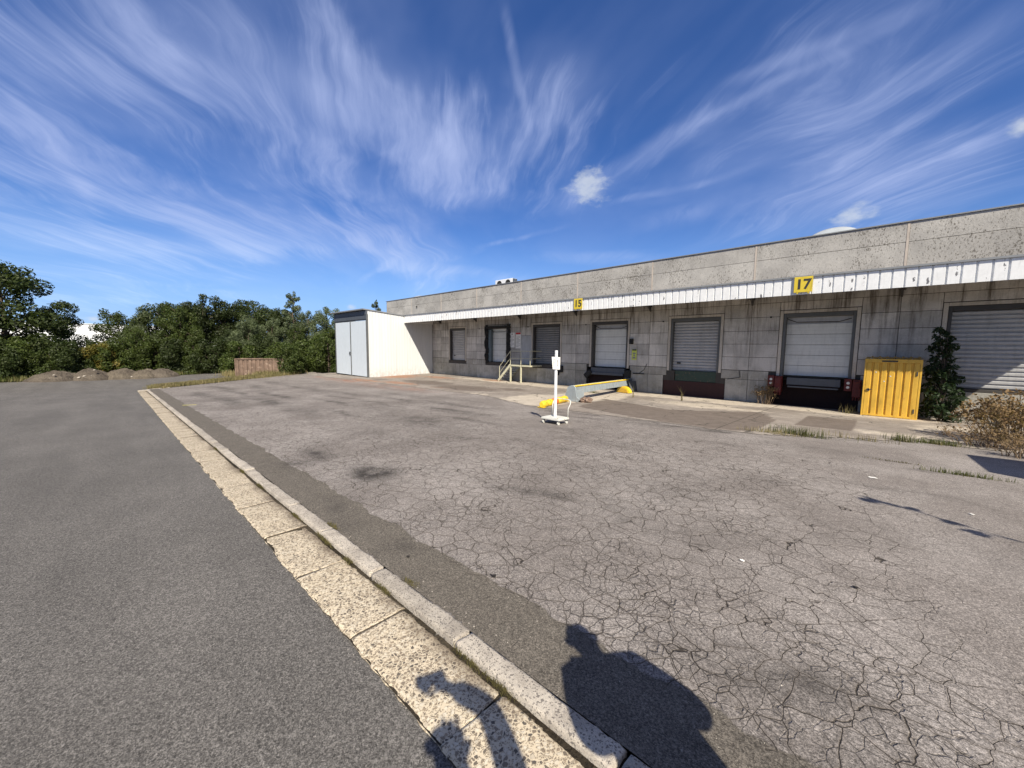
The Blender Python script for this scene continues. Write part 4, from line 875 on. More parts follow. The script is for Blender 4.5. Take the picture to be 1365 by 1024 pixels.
def mesh_quads(name, V, m, parent=None):
    n = len(V)//4; me = bpy.data.meshes.new(name); me.vertices.add(len(V)); me.vertices.foreach_set('co', V.astype(np.float32).ravel())
    me.loops.add(len(V)); me.loops.foreach_set('vertex_index', np.arange(len(V), dtype=np.int32)); me.polygons.add(n); me.polygons.foreach_set('loop_start', np.arange(n, dtype=np.int32)*4)
    me.update(); me.validate(); me.materials.append(m); o = bpy.data.objects.new(name, me); COL.objects.link(o)
    if parent: o.parent = parent
    return o
def make_tree(name, label, seed, h, w, m, n=6500, size=.16, low=.12, narrow=1., droop=0., shape=.55, group=None, cat='tree', nclump=26, lean=0.):
    r_ = random.Random(seed); t = thing(name, label, cat, (0, 0, 0), 0, group)
    tr = MB(); top = h*.86; r0 = (.02*h+.03)*(.28 if w < 1 else 1); P = [(lean*(q/5)**2+.04*h*r_.uniform(-.5, .5)*q/5, .04*h*r_.uniform(-.5, .5)*q/5, top*q/5) for q in range(6)]
    tr.tube(P, [r0*(1-.85*q/5) for q in range(6)], 7)
    cl = []
    for k in range(nclump):
        f = (k+.5)/nclump; z = h*(low+(1-low-.07)*f**.9); fq = .12+.80*f**narrow; prof_ = math.sqrt(1-(2*fq-1)**2)
        a = k*2.4+r_.uniform(-.5, .5); rr = w/2*prof_*r_.uniform(.25, .88); bx, by = P[min(5, int(5*z/top))][:2]
        c = (bx+rr*math.cos(a), by+rr*math.sin(a), z+r_.uniform(-.05, .05)*h); s = w*r_.uniform(.10, .19)*(1.12-.40*f)
        cl.append((c, (s, s, s*r_.uniform(.7, 1.1))))
        zb = max(.05*h, z-rr*.8); i = min(4, int(5*zb/top)); fr = 5*zb/top-i; p0 = Vector(P[i]).lerp(Vector(P[i+1]), min(1, fr))
        tr.tube([p0, p0.lerp(Vector(c), .5)+Vector((0, 0, .03*h)), c], [r0*.30*(1-.6*f)+.01, r0*.18, .008], 5)
    cl.append(((P[5][0], P[5][1], h*.93), (w*.07, w*.07, h*.06)))
    tr.build('trunk', M['bark'], t, smooth=True)
    mesh_quads('crown', leaf_cloud(seed, cl, n, size, droop, shape), m, t)
    return t
def place(t, x, y, s=1., rz=0., sz=None, label=None, zo=0.):
    t.location = (x, y, zroad(x, min(y, 19))+zo-.05); t.scale = (s, s, sz or s); t.rotation_euler = (0, 0, rz)
    if label: t['label'] = label
HG = 'trees of the hedge behind the road'
protos = [make_tree('broadleaf_tree', 'x', 11, 7., 4.6, M['leaf_dark'], 17000, .088, low=.05, nclump=44, group=HG), make_tree('broadleaf_tree', 'x', 12, 7., 4.8, M['leaf_mid'], 17000, .088, low=.04, nclump=50, group=HG),
          make_tree('willow_tree', 'x', 13, 7., 4.4, M['leaf_grey'], 17000, .125, low=.04, droop=.5, shape=.26, nclump=46, group=HG), make_tree('broadleaf_tree', 'x', 14, 7., 4.6, M['leaf_dark'], 18000, .082, low=.08, nclump=48, group=HG),
          make_tree('birch_tree', 'x', 15, 8., 2.3, M['leaf_grey'], 7000, .10, low=.10, narrow=1.25, nclump=34, droop=.4, shape=.35, lean=.5, group=HG), make_tree('broadleaf_tree', 'x', 16, 7., 4.4, M['leaf_mid'], 15000, .09, low=.03, nclump=40, group=HG)]
usedp = [False]*6
DIRS = {0: (-.993, -.121), 100: (-.999, -.044), 200: (-.999, .05), 300: (-.987, .163), 400: (-.955, .297), 440: (-.935, .355), 520: (-.873, .487)}
def at(px, Rr2):
    k = sorted(DIRS); px = max(-120, min(520, px))
    if px < 0: a = math.atan2(-.121, -.993)+(px/100)*(math.atan2(-.044, -.999)-math.atan2(-.121, -.993)) if False else None; d = Vector((-.993-.002*px/100, -.121+.085*px/100)).normalized(); return d*Rr2
    for a, b_ in zip(k, k[1:]):
        if a <= px <= b_: f = (px-a)/(b_-a); return Vector(DIRS[a]).lerp(Vector(DIRS[b_]), f).normalized()*Rr2
# proto, bearing, distance, height, width factor, label
TL = [(3,-62,52,9.0,1.3,'dark tree standing outside the left edge, beyond the big dark tree'),
 (3,8,52,9.6,1.10,'tallest dark tree with an uneven crown at the left edge of the hedge'),
 (0,74,53,6.6,.85,'dark pointed tree standing apart, second from the left edge'),
 (1,158,55,6.3,.9,'rounded tree just right of the gap with the small cloud above it'),
 (2,196,54,6.7,.95,'grey-green tree behind the fourth soil heap'),
 (3,222,54,7.3,.95,'dark tree above the right end of the soil heaps'),
 (1,240,51,6.9,.8,'bright mid-green tree left of the tall dark peak in the hedge'),
 (0,272,53,8.0,.8,'dark tree forming the tall peak in the middle of the hedge'),
 (3,302,53,7.6,.95,'olive-green tree right of the tall dark peak'),
 (2,330,47,5.7,.95,'pale windblown willow in front of the hedge left of the rusty container'),
 (0,344,53,7.7,1.0,'dark tree with a flat top behind the rusty container'),
 (2,362,49,5.6,.75,'grey-green willow right behind the rusty container'),
 (4,392,47,8.4,1.0,'slender birch whose windblown tip stands highest above the hedge'),
 (2,412,47,6.3,.75,'grey-green tree between the slender birch and the white shed'),
 (5,398,45,4.6,.7,'bright green bushy tree below the slender birch'),
 (2,436,46,6.7,.85,'loose grey-green tree touching the left side of the white shed'),
 (1,440,43,4.4,.8,'low green tree close to the left side of the white shed'),
 (3,372,52,6.9,.9,'dark low tree behind the foot of the slender birch'),
 (1,322,56,7.6,.95,'broad green tree behind the pale windblown willow'),
 (0,386,55,6.8,.9,'dark tree just behind the slender birch'),
 (3,250,56,7.5,.9,'dark tree behind the tall dark peak, to its left'),
 (1,182,50,4.6,.8,'bushy green tree low in the hedge behind the soil heaps'),
 (5,255,49,4.4,.85,'bright leafy low tree in the hedge above the grass verge'),
 (0,310,49,4.3,.9,'dark low tree in the hedge left of the rusty container')]
for k, px, rr, h, wf, lb in TL:
    src = protos[k]; t = src if not usedp[k] else copy_tree(src); usedp[k] = True
    p = at(px, rr); base_h = 8. if k == 4 else 7.
    s = h/base_h; place(t, p.x, p.y, 1, rnd.uniform(0, 6.28), label=lb); t.scale = (s*wf*1.05, s*wf*1.05, s)
for px, lb, rr in ((501, 'left of two thin birch tips showing above the white shed roof', 66), (516, 'right of two thin birch tips showing above the white shed roof', 67)):
    t = copy_tree(protos[4]); p = at(min(px, 520), rr); place(t, p.x, p.y, 1, px, label=lb); t.scale = (1.0, 1.0, 9.9/8)
# bushes at the hedge's foot
bush0 = None
BL = [(-40,50,3.2,'M'),(-8,49,3.0,'D'),(22,50,3.4,'M'),(48,50,3.0,'D'),(62,49,2.4,'M'),(84,49,3.0,'D'),(106,50,2.5,'M'),(118,51,3.1,'D'),(133,50,2.9,'Y'),(146,50,3.0,'M'),(170,51,3.2,'D'),(205,50,3.4,'M'),(228,49,3.2,'D'),(262,48,2.6,'M'),(288,47,3.2,'D'),(318,45,3.0,'M'),(345,46,3.4,'D'),(374,41,2.9,'M'),(386,39.5,2.6,'G'),(402,42,2.6,'M'),(424,42,3.4,'G'),(437,40,3.3,'G'),(446,43,4,'M')]
bp = {}
for key, mm, sd in (('M', 'leaf_mid', 31), ('D', 'leaf_dark', 32), ('Y', 'leaf_yellow', 33), ('G', 'leaf_mid', 34)):
    bp[key] = [make_tree('bush', 'x', sd, 3., 3.6, M[mm], 7500, .082, low=.02, nclump=26, cat='bush', group='bushes along the foot of the hedge'), False]
def near(px):
    for a, s_ in ((-30, 'at the left edge below the tallest dark tree'), (40, 'below the right side of the tallest dark tree'), (95, 'below the dark pointed tree'), (140, 'in the gap behind the first soil heaps'), (215, 'behind the right soil heaps'), (300, 'above the grass verge'), (350, 'left of the rusty container'), (392, 'right beside the rusty container'), (430, 'between the rusty container and the shed'), (500, 'beside the white shed')):
        if px <= a: return s_
adj = {'M': 'mid-green', 'D': 'dark green', 'Y': 'yellowing', 'G': 'bright green'}; cnt = {}
for px, rr, h, k in BL:
    src, u = bp[k]; t = copy_tree(src) if u else src; bp[k][1] = True; p = at(px, rr)
    place(t, p.x, p.y, 1, px*1.7); t.scale = (h/3*.95, h/3*.95, h/3)
    size_w = 'tall' if h > 3.15 else ('low' if h < 2.7 else 'rounded'); t['label'] = f'{size_w} {adj[k]} bush {near(px)}'

t = thing('shrub', 'tall dark leafy weed shrub growing between the yellow container and the ribbed shutter', 'shrub', (1.45, 18.35, zyard(1.4, 18.4)))
r_ = random.Random(3); tw = MB(); cl = []
for k in range(34):
    f = (k/33)**.9; a = k*2.4; rr = (.50-.33*f)*r_.uniform(.3, 1); z = .2+2.75*f; c = (rr*math.cos(a)-.14*f, rr*math.sin(a)*.8, z); s = (.30-.18*f)*r_.uniform(.7, 1.1)
    cl.append((c, (s, s*.8, s*.8))); tw.tube([(0, 0, max(0, z-.5)*.9), c], [.02, .006], 5)
tw.tube([(0, 0, 0), (-.05, 0, 1.5), (-.14, 0, 2.9)], [.035, .02, .006], 6); tw.build('stem', M['bark'], t)
mesh_quads('foliage', leaf_cloud(55, cl, 3600, .060, .2, .5, .7, .6), M['leaf_weed'], t)

def dry_bush(name, label, x, y, w, dpt, h, seed, nst=70, nleaf=1500, ls=.028, lm='leaf_dry'):
    t = thing(name, label, 'dry shrub', (x, y, zyard(x, y))); r_ = random.Random(seed); tw = MB(); cl = []
    for k in range(nst):
        a = r_.uniform(0, 6.28); q = r_.random()**.6; p0 = Vector((w*.35*q*math.cos(a), dpt*.35*q*math.sin(a), 0)); p3 = Vector((w*.5*q*math.cos(a)*1.05, dpt*.5*q*math.sin(a), h*r_.uniform(.5, 1)*(1-.35*q)))
        p1 = p0.lerp(p3, .4)+Vector((r_.uniform(-.06, .06), r_.uniform(-.06, .06), .05)); p2 = p0.lerp(p3, .75)+Vector((r_.uniform(-.08, .08), r_.uniform(-.08, .08), .02))
        tw.tube([p0, p1, p2, p3], [.007, .006, .004, .002], 4, cap=False)
        for j in range(3):
            s0 = p1.lerp(p3, r_.random()); e_ = s0+Vector((r_.uniform(-.2, .2), r_.uniform(-.2, .2), r_.uniform(.0, .2))); tw.tube([s0, e_], [.004, .002], 3, cap=False); cl.append((tuple(e_), (.09, .09, .08)))
        cl.append((tuple(p3), (.10, .10, .08)))
    tw.build('twigs', M['twig'], t); mesh_quads('foliage', leaf_cloud(seed, cl, nleaf, ls, .2, .6, .4), M[lm], t); return t
dry_bush('dry_bush', 'big dry brown bush at the yard edge in front of the sunlit wall', 2.55, 14.1, 2.3, 2.6, 1.35, 3, 190, 7500, .032)
dry_bush('dry_bush', 'small dry brown weed against the wall left of the red bumpers', -3.45, 18.9, .75, .5, 1.15, 4, 34, 420, .03)
dry_bush('dry_bush', 'low reddish dry weeds in front of the big dry bush', 1.75, 12.85, 1.3, .5, .45, 6, 60, 900, .022)
dry_bush('dry_bush', 'low grey-brown weed beside the shadow at the right edge', 2.0, 11.9, .6, .5, .35, 9, 30, 250, .02)

def blades(seed, spots, n, h, m, name, parent=None, w=.006, lean=.5):
    """grass blades round a list of (x, y, spread x, spread y)"""
    g = np.random.default_rng(seed); S = np.array(spots); i = g.integers(0, len(S), n)
    X = S[i, 0]+g.normal(size=n)*S[i, 2]; Y = S[i, 1]+g.normal(size=n)*S[i, 3]
    return X, Y, g
def grass_mesh(name, seed, spots, n, h, m, parent=None, w=.006, lean=.5, local=None):
    X, Y, g = blades(seed, spots, n, h, m, name); Z = np.array([(local if local is not None else zyard(x, y)) for x, y in zip(X, Y)])-.01
    P = np.stack([X, Y, Z], 1); a = g.uniform(0, 6.28, n); hh = h*g.uniform(.35, 1.15, n); d = np.stack([np.cos(a), np.sin(a), 0*a], 1); s = np.stack([-np.sin(a), np.cos(a), 0*a], 1)*w*g.uniform(.6, 1.5, n)[:, None]
    le = lean*g.uniform(.1, 1, n); m1 = P+d*(hh*le*.3)[:, None]; m1[:, 2] += hh*.6; tp = P+d*(hh*le)[:, None]; tp[:, 2] += hh
    V = np.concatenate([np.stack([P-s, P+s, m1+s*.7, m1-s*.7], 1).reshape(-1, 3), np.stack([m1-s*.7, m1+s*.7, tp+s*.1, tp-s*.1], 1).reshape(-1, 3)])
    return mesh_quads(name, V, m, parent)
strip = [(-32.6-(y-1.4)*.70-.4, y, .35, .35) for y in frange(2.2, 8, .35)]+[(-37.0-(y-8)*.45, y, .5, .3) for y in frange(8, 11, .4)]+[(-33.3, 2.0, .5, .25)]*2
tag(grass_mesh('dry_grass', 1, strip, 12000, .26, M['grass_dry'], w=.014), 'strip of dry pale grass between the yard paving and the far road', 'grass', kind='stuff')
tag(grass_mesh('verge_grass', 2, [(-47.6-.1*abs(y), y, .7, 1.) for y in frange(-14, 16, .8)]+[(-44-(0), y, .8, .6) for y in frange(9, 14, .6)], 16000, .40, M['grass_green'], w=.022), 'green verge grass along the far side of the road at the foot of the hedge', 'grass', kind='stuff')
tag(grass_mesh('foot_grass', 5, [(-38.6, y, .6, .5) for y in frange(9, 11, .5)]+[(-41, 7.2, .9, .4)], 2600, .5, M['grass_dry'], w=.016), 'tall dry grass round the foot of the rusty container', 'grass', kind='stuff')
def tuft(label, x, y, rx, ry, n, h, m, seed, w=.004, grp=None, nm='grass_tuft'):
    o = grass_mesh(nm, seed, [(0, 0, rx, ry)], n, h, M[m], w=w, local=0.); o.location = (x, y, zyard(x, y)); tag(o, label, 'weeds', grp); return o
G1 = 'grass tufts along the cracked joint before the loading doors'
tuft('green and yellow grass tuft at the apron edge in front of door 17', -1.35, 11.25, .30, .05, 420, .24, 'grass_green', 11, grp=G1)
tuft('lower dry grass tuft just left of the green one before door 17', -1.85, 11.0, .30, .05, 260, .15, 'grass_dry', 12, grp=G1)
tuft('green weeds at the apron edge in front of the yellow container', .45, 12.35, .12, .05, 200, .20, 'grass_green', 13, grp=G1)
tuft('dark green weeds between the yellow container and the dry bush', 1.0, 12.55, .20, .06, 380, .13, 'grass_green', 14, grp=G1)
tuft('thin dry weeds left of the yellow container at the apron edge', -.35, 11.75, .35, .04, 110, .18, 'grass_dry', 15, grp=G1)
tuft('small green weeds in the crack below the dark triangular shadow', 1.05, 9.05, .22, .03, 260, .09, 'grass_green', 16)
tuft('brown weeds in the crack left of the dark triangular shadow', .35, 9.45, .20, .02, 140, .04, 'moss', 17)
tuft('tiny green weed on the pale concrete left of the grey rail', -10.2, 16.6, .2, .06, 160, .14, 'grass_green', 18)
tuft('thin upright weed in front of the yellow half-round stopper', -8.1, 16.4, .02, .02, 10, .62, 'grass_dry', 19, .008)
tuft('thin upright weed in front of the dark red plate of the ribbed shutter', -6.1, 16.9, .03, .02, 12, .7, 'grass_dry', 20, .008)
tuft('dry stalks at the corner of the dark pit left of the yellow container', -.75, 18.2, .12, .1, 60, .35, 'grass_dry', 23, .006)
for i, (x, y, s) in enumerate([(-1.54, 1.272, 1), (-2.50, 1.275, .8), (-3.63, 1.275, 1.3), (-3.1, 1.27, .6), (-4.45, 1.275, .9), (-5.9, 1.275, 1.), (-6.9, 1.27, .9), (-9.1, 1.28, 1.2), (-1.28, 1.27, .7), (-3.8, 1.42, .9), (-2.4, 1.43, .6)]):
    o = grass_mesh('moss_tuft', 60+i, [(0, 0, .075*s, .014)], int(330*s), .020, M['moss'], w=.0016, local=0., lean=1.5); o.location = (x, y, zroad(x, y)+(.022 if y < 1.4 else .045)); tag(o, 'little brown moss tuft in a joint of the kerb', 'moss', 'moss tufts in the kerb joints')

# ------------------------------------------------------------------ soil heaps
def heap(px, rr, w, dpt, h, m, seed, label, rz=0):
    p = at(px, rr); b = MB(); n = 40; vs = []; fs = []
    for j in range(n+1):
        for i in range(n+1):
            u, v = i/n*2-1, j/n*2-1; r2 = math.sqrt(u*u+v*v); k = max(0, 1-r2**1.7); x, y = u*w/2, v*dpt/2
            z = h*k**.8*(1+.25*noise.noise(Vector((x*.9, y*.9, seed))))+(.10*noise.noise(Vector((x*2.6, y*2.6, seed)))+.06*noise.noise(Vector((x*7, y*7, seed))))*min(1, k*4)-.06
            vs.append((x, y, z))
    for j in range(n):
        for i in range(n): a = j*(n+1)+i; fs.append((a, a+1, a+n+2, a+n+1))
    b.add(vs, fs); o = b.build('soil_heap', M[m], smooth=False); o.location = (p.x, p.y, zroad(p.x, p.y)); o.rotation_euler = (0, 0, rz)
    tag(o, label, 'soil heap', 'heaps of dug soil by the road')
    return p, o
heap(70, 47.0, 3.78, 3.5, 0.77, 'soil', 1, 'leftmost low heap of dark soil with pale bits on its slope')
heap(119, 46.6, 3.64, 2.9, 0.88, 'soil', 2, 'darkest and highest heap of soil, second from the left')
heap(157, 46.6, 3.50, 3.0, 0.83, 'soil2', 3, 'pale brown heap of soil, third from the left')
heap(190, 46.2, 3.50, 2.6, 0.77, 'soil2', 4, 'brown heap of soil with rubble, fourth from the left')
heap(212, 46.2, 3.22, 2.6, 0.76, 'soil', 5, 'rightmost long heap of brown soil tapering to the verge')
st = MB(); 
for i, (px, rr, s, z, lb) in enumerate([(66,45.6,.13,.5,0),(102,45.4,.20,.25,0),(108,45.3,.14,.35,0),(122,45.2,.13,.82,0),(171,45.1,.12,.2,0),(46,46.4,.14,.3,0),(58,45.6,.16,.12,0)]):
    p = at(px, rr); bm = bmesh.new(); bmesh.ops.create_icosphere(bm, subdivisions=2, radius=s*.6)
    for v in bm.verts: v.co = v.co*(1+.5*noise.noise(v.co*9+Vector((i, 0, 0)))); v.co.z *= .6
    me = bpy.data.meshes.new('rubble_stone'); bm.to_mesh(me); bm.free(); me.materials.append(M['kerb']); o = bpy.data.objects.new('rubble_stone', me); COL.objects.link(o)
    o.location = (p.x, p.y, zroad(p.x, p.y)+z); tag(o, 'pale lump of rubble lying on a heap of soil', 'stone', 'pale rubble on the soil heaps')

# ------------------------------------------------------------------ far white hall behind the trees
t = thing('distant_hall', 'far white flat-roofed hall glimpsed in the gap between the trees', 'building', (-118, -1, -4.6))
b = MB(); b.box(0, -18, -26, 20, 0, 10.2); b.f = [f[::-1] for f in b.f]; b.build('wall', M['far_white'], t)
b = MB(); b.box(.1, -18.1, -26.1, 20.1, 10.2, 10.35); b.f = [f[::-1] for f in b.f]; b.build('roof', M['far_white'], t)

# ------------------------------------------------------------------ small things on the ground
def scrap(name, label, cat, x, y, s, m, seed, z=.004):
    r_ = random.Random(seed); n = 9; vs = [(s*r_.uniform(.5, 1.1)*math.cos(2*math.pi*k/n), s*.6*r_.uniform(.5, 1.1)*math.sin(2*math.pi*k/n), s*r_.uniform(0, .28)) for k in range(n)]
    b = MB(); b.prism(vs, (0, 0, .003)); o = b.build(name, M[m]); o.location = (x, y, zyard(x, y)+z); tag(o, label, cat)
scrap('paper_scrap', 'small crumpled white scrap on the cracked asphalt right of the shadow', 'litter', -.72, 3.55, .026, 'paper', 1)
scrap('paper_scrap', 'white scrap lying on the far asphalt right of centre', 'litter', .02, 7.75, .05, 'paper', 2)
scrap('paper_scrap', 'tiny white scrap near the thin branch shadow at the right', 'litter', .85, 6.6, .03, 'paper', 3)
scrap('dark_leaf', 'dead black leaf at the edge of the dark asphalt strip', 'leaf', -2.02, 1.92, .035, 'leaf_litter', 4, .006)
scrap('dark_leaf', 'small curled dark leaf on the dark strip left of the larger leaf', 'leaf', -2.75, 1.62, .02, 'leaf_litter', 5, .006)
scrap('dark_leaf', 'dark scrap on the plain asphalt towards the right edge', 'leaf', -.02, 3.7, .024, 'leaf_litter', 6, .006)
r_ = random.Random(21); b = MB()
for k in range(700):
    x = -r_.random()**1.6*14+1.5; y = r_.choice((r_.gauss(1.47, .05), r_.uniform(1.45, 4.5), r_.gauss(.87, .02), r_.gauss(1.88, .1))); s = r_.uniform(.002, .007)
    zz = (zyard(x, y) if y > 1.41 else zroad(x, y)+.005)
    if .9 < y < 1.41: continue
    vs = [(x+s*math.cos(a)*r_.uniform(.6, 1.2), y+s*math.sin(a)*r_.uniform(.6, 1.2), zz) for a in (0, 1.6, 3.1, 4.7)]; b.add(vs+[(x, y, zz+s*.8)], [(0,1,4),(1,2,4),(2,3,4),(3,0,4)])
o = b.build('gravel', mat('loose_grit', paint((.34, .31, .27), rough=.9, var=.3, dirt=0))); tag(o, 'loose pale grit scattered beside the kerb', 'grit', kind='stuff')
for x, y, l_, w_, rz in ((-18.95, 1.93, .42, .10, -.2),):
    b = MB(); b.box(-l_/2, l_/2, -w_/2, w_/2, 0, .002); o = b.build('paint_mark', mat('faded_yellow_paint', paint((.55, .50, .12), rough=.8, wear=.5, wcol=(.2, .18, .16), wscale=20))); o.location = (x, y, zyard(x, y)+.004); o.rotation_euler = (0, 0, 1.2); o['kind'] = 'structure'

# ------------------------------------------------------------------ people beside the camera, seen only by their shadows
def skin_mesh(name, pts, edges, m, parent, sub=2, root=0):
    me = bpy.data.meshes.new(name); me.from_pydata([p[:3] for p in pts], edges, []); o = bpy.data.objects.new(name, me); COL.objects.link(o)
    o.modifiers.new('s', 'SKIN'); sv = me.skin_vertices[0].data
    for i, p in enumerate(pts): sv[i].radius = (p[3], p[4] if len(p) > 4 else p[3]); sv[i].use_root = (i == root)
    ss = o.modifiers.new('d', 'SUBSURF'); ss.levels = sub; ss.render_levels = sub
    dg = bpy.context.evaluated_depsgraph_get(); dg.update(); m2 = bpy.data.meshes.new_from_object(o.evaluated_get(dg)); bpy.data.objects.remove(o)
    m2.materials.clear(); m2.materials.append(m); m2.polygons.foreach_set('use_smooth', [True]*len(m2.polygons)); o = bpy.data.objects.new(name, m2); COL.objects.link(o); o.parent = parent; return o
def finger_set(wrist, tip_dir, side_dir, curl):
    """five short chains rooted in the palm: returns point lists"""
    w = Vector(wrist); t_ = Vector(tip_dir).normalized(); s = Vector(side_dir).normalized(); c = Vector(curl).normalized(); out = []
    for k, ln_ in enumerate((.066, .076, .071, .055)):
        p = w+t_*.085+s*(k-1.5)*.020; out.append([p, p+t_*ln_*.45+c*.012, p+t_*ln_*.75+c*ln_*.45, p+t_*ln_*.80+c*ln_*.85])
    p = w+t_*.03-s*.035; out.append([p, p-s*.025+t_*.025, p-s*.03+t_*.055+c*.02]); return out
def person(name, label, loc, rz, P, top, bottom, hairm='hair', arm=(.105, .088, .066)):
    """P: joints in the figure's space (x right, y forward, z up)"""
    t = thing(name, label, 'person', loc, rz); g = lambda k: Vector(P[k])
    pts = []; ed = []; ix = {}
    def j(k, r_, r2=None, p=None): ix[k] = len(pts); pts.append((*(p if p is not None else g(k)), r_, r2 or r_)); return ix[k]
    def e(a, b_): ed.append((ix[a], ix[b_]))
    j('pelvis', .15, .11); j('waist', .13, .10); j('chest', .165, .115); j('neck', .058); j('chin', .062, .072); j('head', .082, .098); j('crown', .055, .065)
    for a, b_ in (('pelvis', 'waist'), ('waist', 'chest'), ('chest', 'neck'), ('neck', 'chin'), ('chin', 'head'), ('head', 'crown')): e(a, b_)
    for s in 'lr':
        j('sh'+s, .062); j('el'+s, .045); j('wr'+s, .028); pal = g('wr'+s)+(g('ha'+s)-g('wr'+s)).normalized()*.06; j('pa'+s, .036, .018, pal)
        e('chest', 'sh'+s); e('sh'+s, 'el'+s); e('el'+s, 'wr'+s); e('wr'+s, 'pa'+s)
        j('hip'+s, .098); j('kn'+s, .062); j('an'+s, .040); j('toe'+s, .036)
        e('pelvis', 'hip'+s); e('hip'+s, 'kn'+s); e('kn'+s, 'an'+s); e('an'+s, 'toe'+s)
    body = skin_mesh('body', pts, ed, M['skin'], t)
    hb = MB()
    for s in 'lr':
        d = (g('ha'+s)-g('wr'+s)).normalized(); side = d.cross(Vector((0, .2, 1))).normalized()*(1 if s == 'r' else -1)
        for f in finger_set(g('wr'+s), d, side, (side.cross(d))): hb.tube(f, [.0085]*(len(f)-1)+[.0065], 8)
    hd = g('head'); hb.tube([hd+Vector((0, .09, .01)), hd+Vector((0, .112, -.025)), hd+Vector((0, .10, -.035))], [.010, .014, .009], 8)
    for s in (-1, 1): hb.tube([hd+Vector((s*.080, -.01, .02)), hd+Vector((s*.092, -.015, .01)), hd+Vector((s*.080, -.01, -.035))], [.012, .014, .010], 8)
    hb.build('hands_and_face', M['skin'], t, smooth=True)
    fe = MB()
    for s in (-1, 1): fe.tube([hd+Vector((s*.032, .083, .018)), hd+Vector((s*.032, .094, .018))], [.012, .007], 10)
    fe.tube([hd+Vector((-.025, .092, -.06)), hd+Vector((.025, .092, -.06))], .005, 6); fe.build('features', M['hair'], t)
    h0 = g('head'); skin_mesh('hair', [(*(h0+Vector((0, -.035, -.03))), .075, .07), (*(h0+Vector((0, -.02, .04))), .094, .10), (*(g('crown')+Vector((0, 0, .015))), .066, .08)], [(0, 1), (1, 2)], M[hairm], t)
    P['hem'] = tuple(g('pelvis')-Vector((0, 0, .15))); pts2 = []; i2 = {}
    def k2(k, r_, r2=None): i2[k] = len(pts2); pts2.append((*g(k), r_, r2 or r_))
    k2('hem', .215, .15); k2('pelvis', .22, .16); k2('waist', .235, .16); k2('chest', .235, .165); k2('collar', .085)
    for s in 'lr': k2('sh'+s, arm[0]); k2('el'+s, arm[1]); k2('cu'+s, arm[2])
    E2 = [('hem', 'pelvis'), ('pelvis', 'waist'), ('waist', 'chest'), ('chest', 'collar')]+[(a+s if a != 'chest' else a, b_+s) for s in 'lr' for a, b_ in (('chest', 'sh'), ('sh', 'el'), ('el', 'cu'))]
    skin_mesh('jacket', pts2, [(i2[a], i2[b_]) for a, b_ in E2], M[top], t)
    pts3 = [(*g('pelvis'), .175, .135)]; e3 = []
    for s in 'lr':
        n = len(pts3); pts3 += [(*g('hip'+s), .112), (*g('kn'+s), .080), (*(g('an'+s)+Vector((0, 0, .05))), .062)]; e3 += [(0, n), (n, n+1), (n+1, n+2)]
    skin_mesh('trousers', pts3, e3, M[bottom], t)
    for s in 'lr':
        a = g('an'+s); b = MB(); b.tube([(a.x, a.y-.07, .055), (a.x, a.y, .065), (a.x, a.y+.10, .05), (a.x, a.y+.19, .038)], [.045, .052, .048, .030], 10); b.build('shoe', M['shoe'], t, smooth=True)
    return t
def stand(H, hl, hr, el, er, sl=None, sr=None, lean=0.):
    k = H/1.78; P = {'pelvis': (0, 0, .98*k), 'waist': (lean*.3, 0, 1.12*k), 'chest': (lean*.7, 0, 1.34*k), 'neck': (lean, .0, 1.50*k), 'collar': (lean*.9, 0, 1.47*k), 'chin': (lean*1.2, .02, 1.575*k), 'head': (lean*1.4, .02, 1.655*k), 'crown': (lean*1.5, .0, 1.715*k)}
    for s, g in (('l', -1), ('r', 1)):
        P['hip'+s] = (g*.09, 0, .92*k); P['kn'+s] = (g*.105, .02, .50*k); P['an'+s] = (g*.11, -.02, .09*k); P['toe'+s] = (g*.13, .12, .045*k)
        P['sh'+s] = (lean*.8+g*.185, 0, 1.42*k)
    P['ell'], P['elr'] = el, er; P['wrl'], P['wrr'] = hl[0], hr[0]; P['hal'], P['har'] = hl[1], hr[1]
    for s in 'lr': P['cu'+s] = tuple(Vector(P['el'+s]).lerp(Vector(P['wr'+s]), .82))
    return P
Pc = stand(1.84, ((-.10, .22, 1.17), (-.04, .25, 1.20)), ((.14, .22, 1.12), (.06, .25, 1.15)), (-.27, .04, 1.18), (.27, .06, 1.16), lean=-.05)
person('person', 'companion in a hoodie whose broad shadow falls on the asphalt at the bottom', (.50, .86, zroad(.6, .7)), math.atan2(.53, -.85)-math.pi/2, Pc, 'hoodie', 'trouser')
# photographer: joints given in world directions, figure unrotated (looks along the camera direction through rz)
prz = math.atan2(.69, -.72)-math.pi/2
def wl(x, y, z): # world point to the photographer's space
    q = Vector((x-PX, y-PY, z)); c_, s_ = math.cos(-prz), math.sin(-prz); return (q.x*c_-q.y*s_, q.x*s_+q.y*c_, z)
PX, PY = .48, -.10
Pp = stand(1.82, ((-.25, .05, .86), (-.25, .09, .78)), (wl(.18, .025, 1.775), wl(.09, -.03, 1.735)), (-.27, -.04, 1.10), wl(.43, .10, 1.79), lean=-.06)
Pp['head'] = wl(.35, -.09, 1.69); Pp['chin'] = wl(.38, -.10, 1.61); Pp['crown'] = wl(.35, -.09, 1.75); Pp['neck'] = wl(.42, -.10, 1.54); Pp['collar'] = wl(.43, -.10, 1.51); Pp['shr'] = wl(.62, .05, 1.60)
Pp['chest'] = wl(.47, -.10, 1.36)
ph = person('person', 'photographer with one arm raised whose arm and head shadow falls on the kerb', (PX, PY, 0), prz, Pp, 'jacket', 'trouser', arm=(.078, .062, .050))
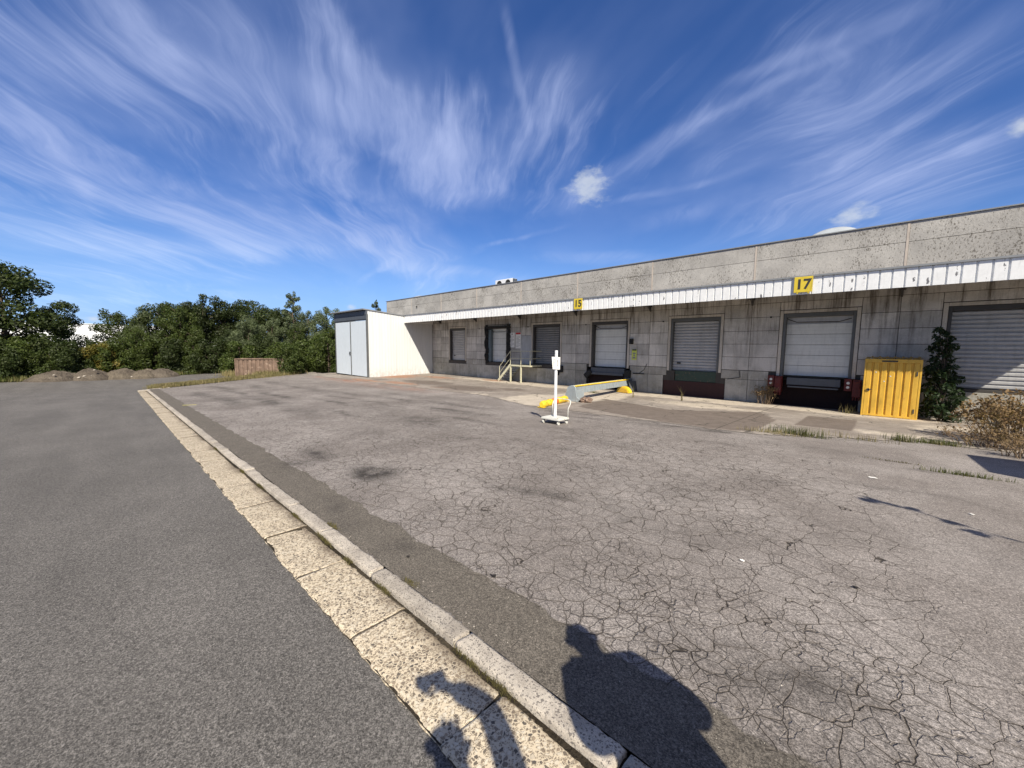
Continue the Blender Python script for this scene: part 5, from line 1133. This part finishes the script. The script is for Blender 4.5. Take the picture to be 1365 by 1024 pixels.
t = thing('phone', 'dark phone held up by the photographer at the end of the raised arm', 'phone', (0, 0, 1.70)); t.rotation_euler = (0, R(-18), prz)
b = MB(); b.box(-.02, .135, -.014, -.006, -.035, .035); b.build('body', M['ink'], t, bevel=.003)
b = MB(); b.box(-.015, .13, -.0155, -.0145, -.03, .03); b.build('screen', M['glass'], t)

# parked van just outside the picture: its shadow falls on the yard
t = thing('parked_van', 'white box van parked outside the right edge, casting the dark shadow', 'van', (3.75, 8.2, zyard(4, 9)))
b = MB(); b.box(0, 3.6, 0, 1.75, .45, 2.52); b.build('box_body', M['white_metal'], t, bevel=.03)
b = MB(); b.prism([(3.65, .03, .4), (5.3, .03, .4), (5.3, .03, 1.1), (4.9, .03, 1.25), (4.4, .03, 2.05), (3.65, .03, 2.05)], (0, 1.68, 0)); cab = b.build('cab', M['white_metal'], t, bevel=.03)
b = MB(); b.prism([(4.93, .1, 1.26), (4.45, .1, 1.98), (4.47, .1, 2.0), (4.96, .1, 1.28)], (0, 1.54, 0)); b.box(3.95, 4.5, .01, .03, 1.3, 1.9); b.box(3.95, 4.5, 1.72, 1.74, 1.3, 1.9); b.build('window', M['glass'], cab)
for x in (.8, 4.5):
    for y in (.12, 1.62): b = MB(); b.tube([(x, y-.1, .34), (x, y+.1, .34)], .34, 20); w = b.build('wheel', M['black_rubber'], t); b = MB(); b.tube([(x, y-.105, .34), (x, y+.105, .34)], .19, 16); b.build('rim', M['galv'], w)
b = MB(); b.box(.1, 5.2, .3, 1.4, .28, .45); b.build('chassis', M['dark_grey'], t)
for y in (.1, 1.5): b = MB(); b.box(-.02, .01, y, y+.15, .6, .85); b.build('tail_light', M['red_bumper'], t)
# young tree outside the right edge whose thin shadow crosses the yard
t = make_tree('sapling', 'slim young tree outside the right edge whose thin shadow crosses the yard', 77, 3.6, .45, M['leaf_mid'], 260, .05, low=.30, nclump=8, cat='tree'); t.location = (3.35, 4.75, zyard(3.3, 4.7)); t.rotation_euler = (R(7), 0, 0)
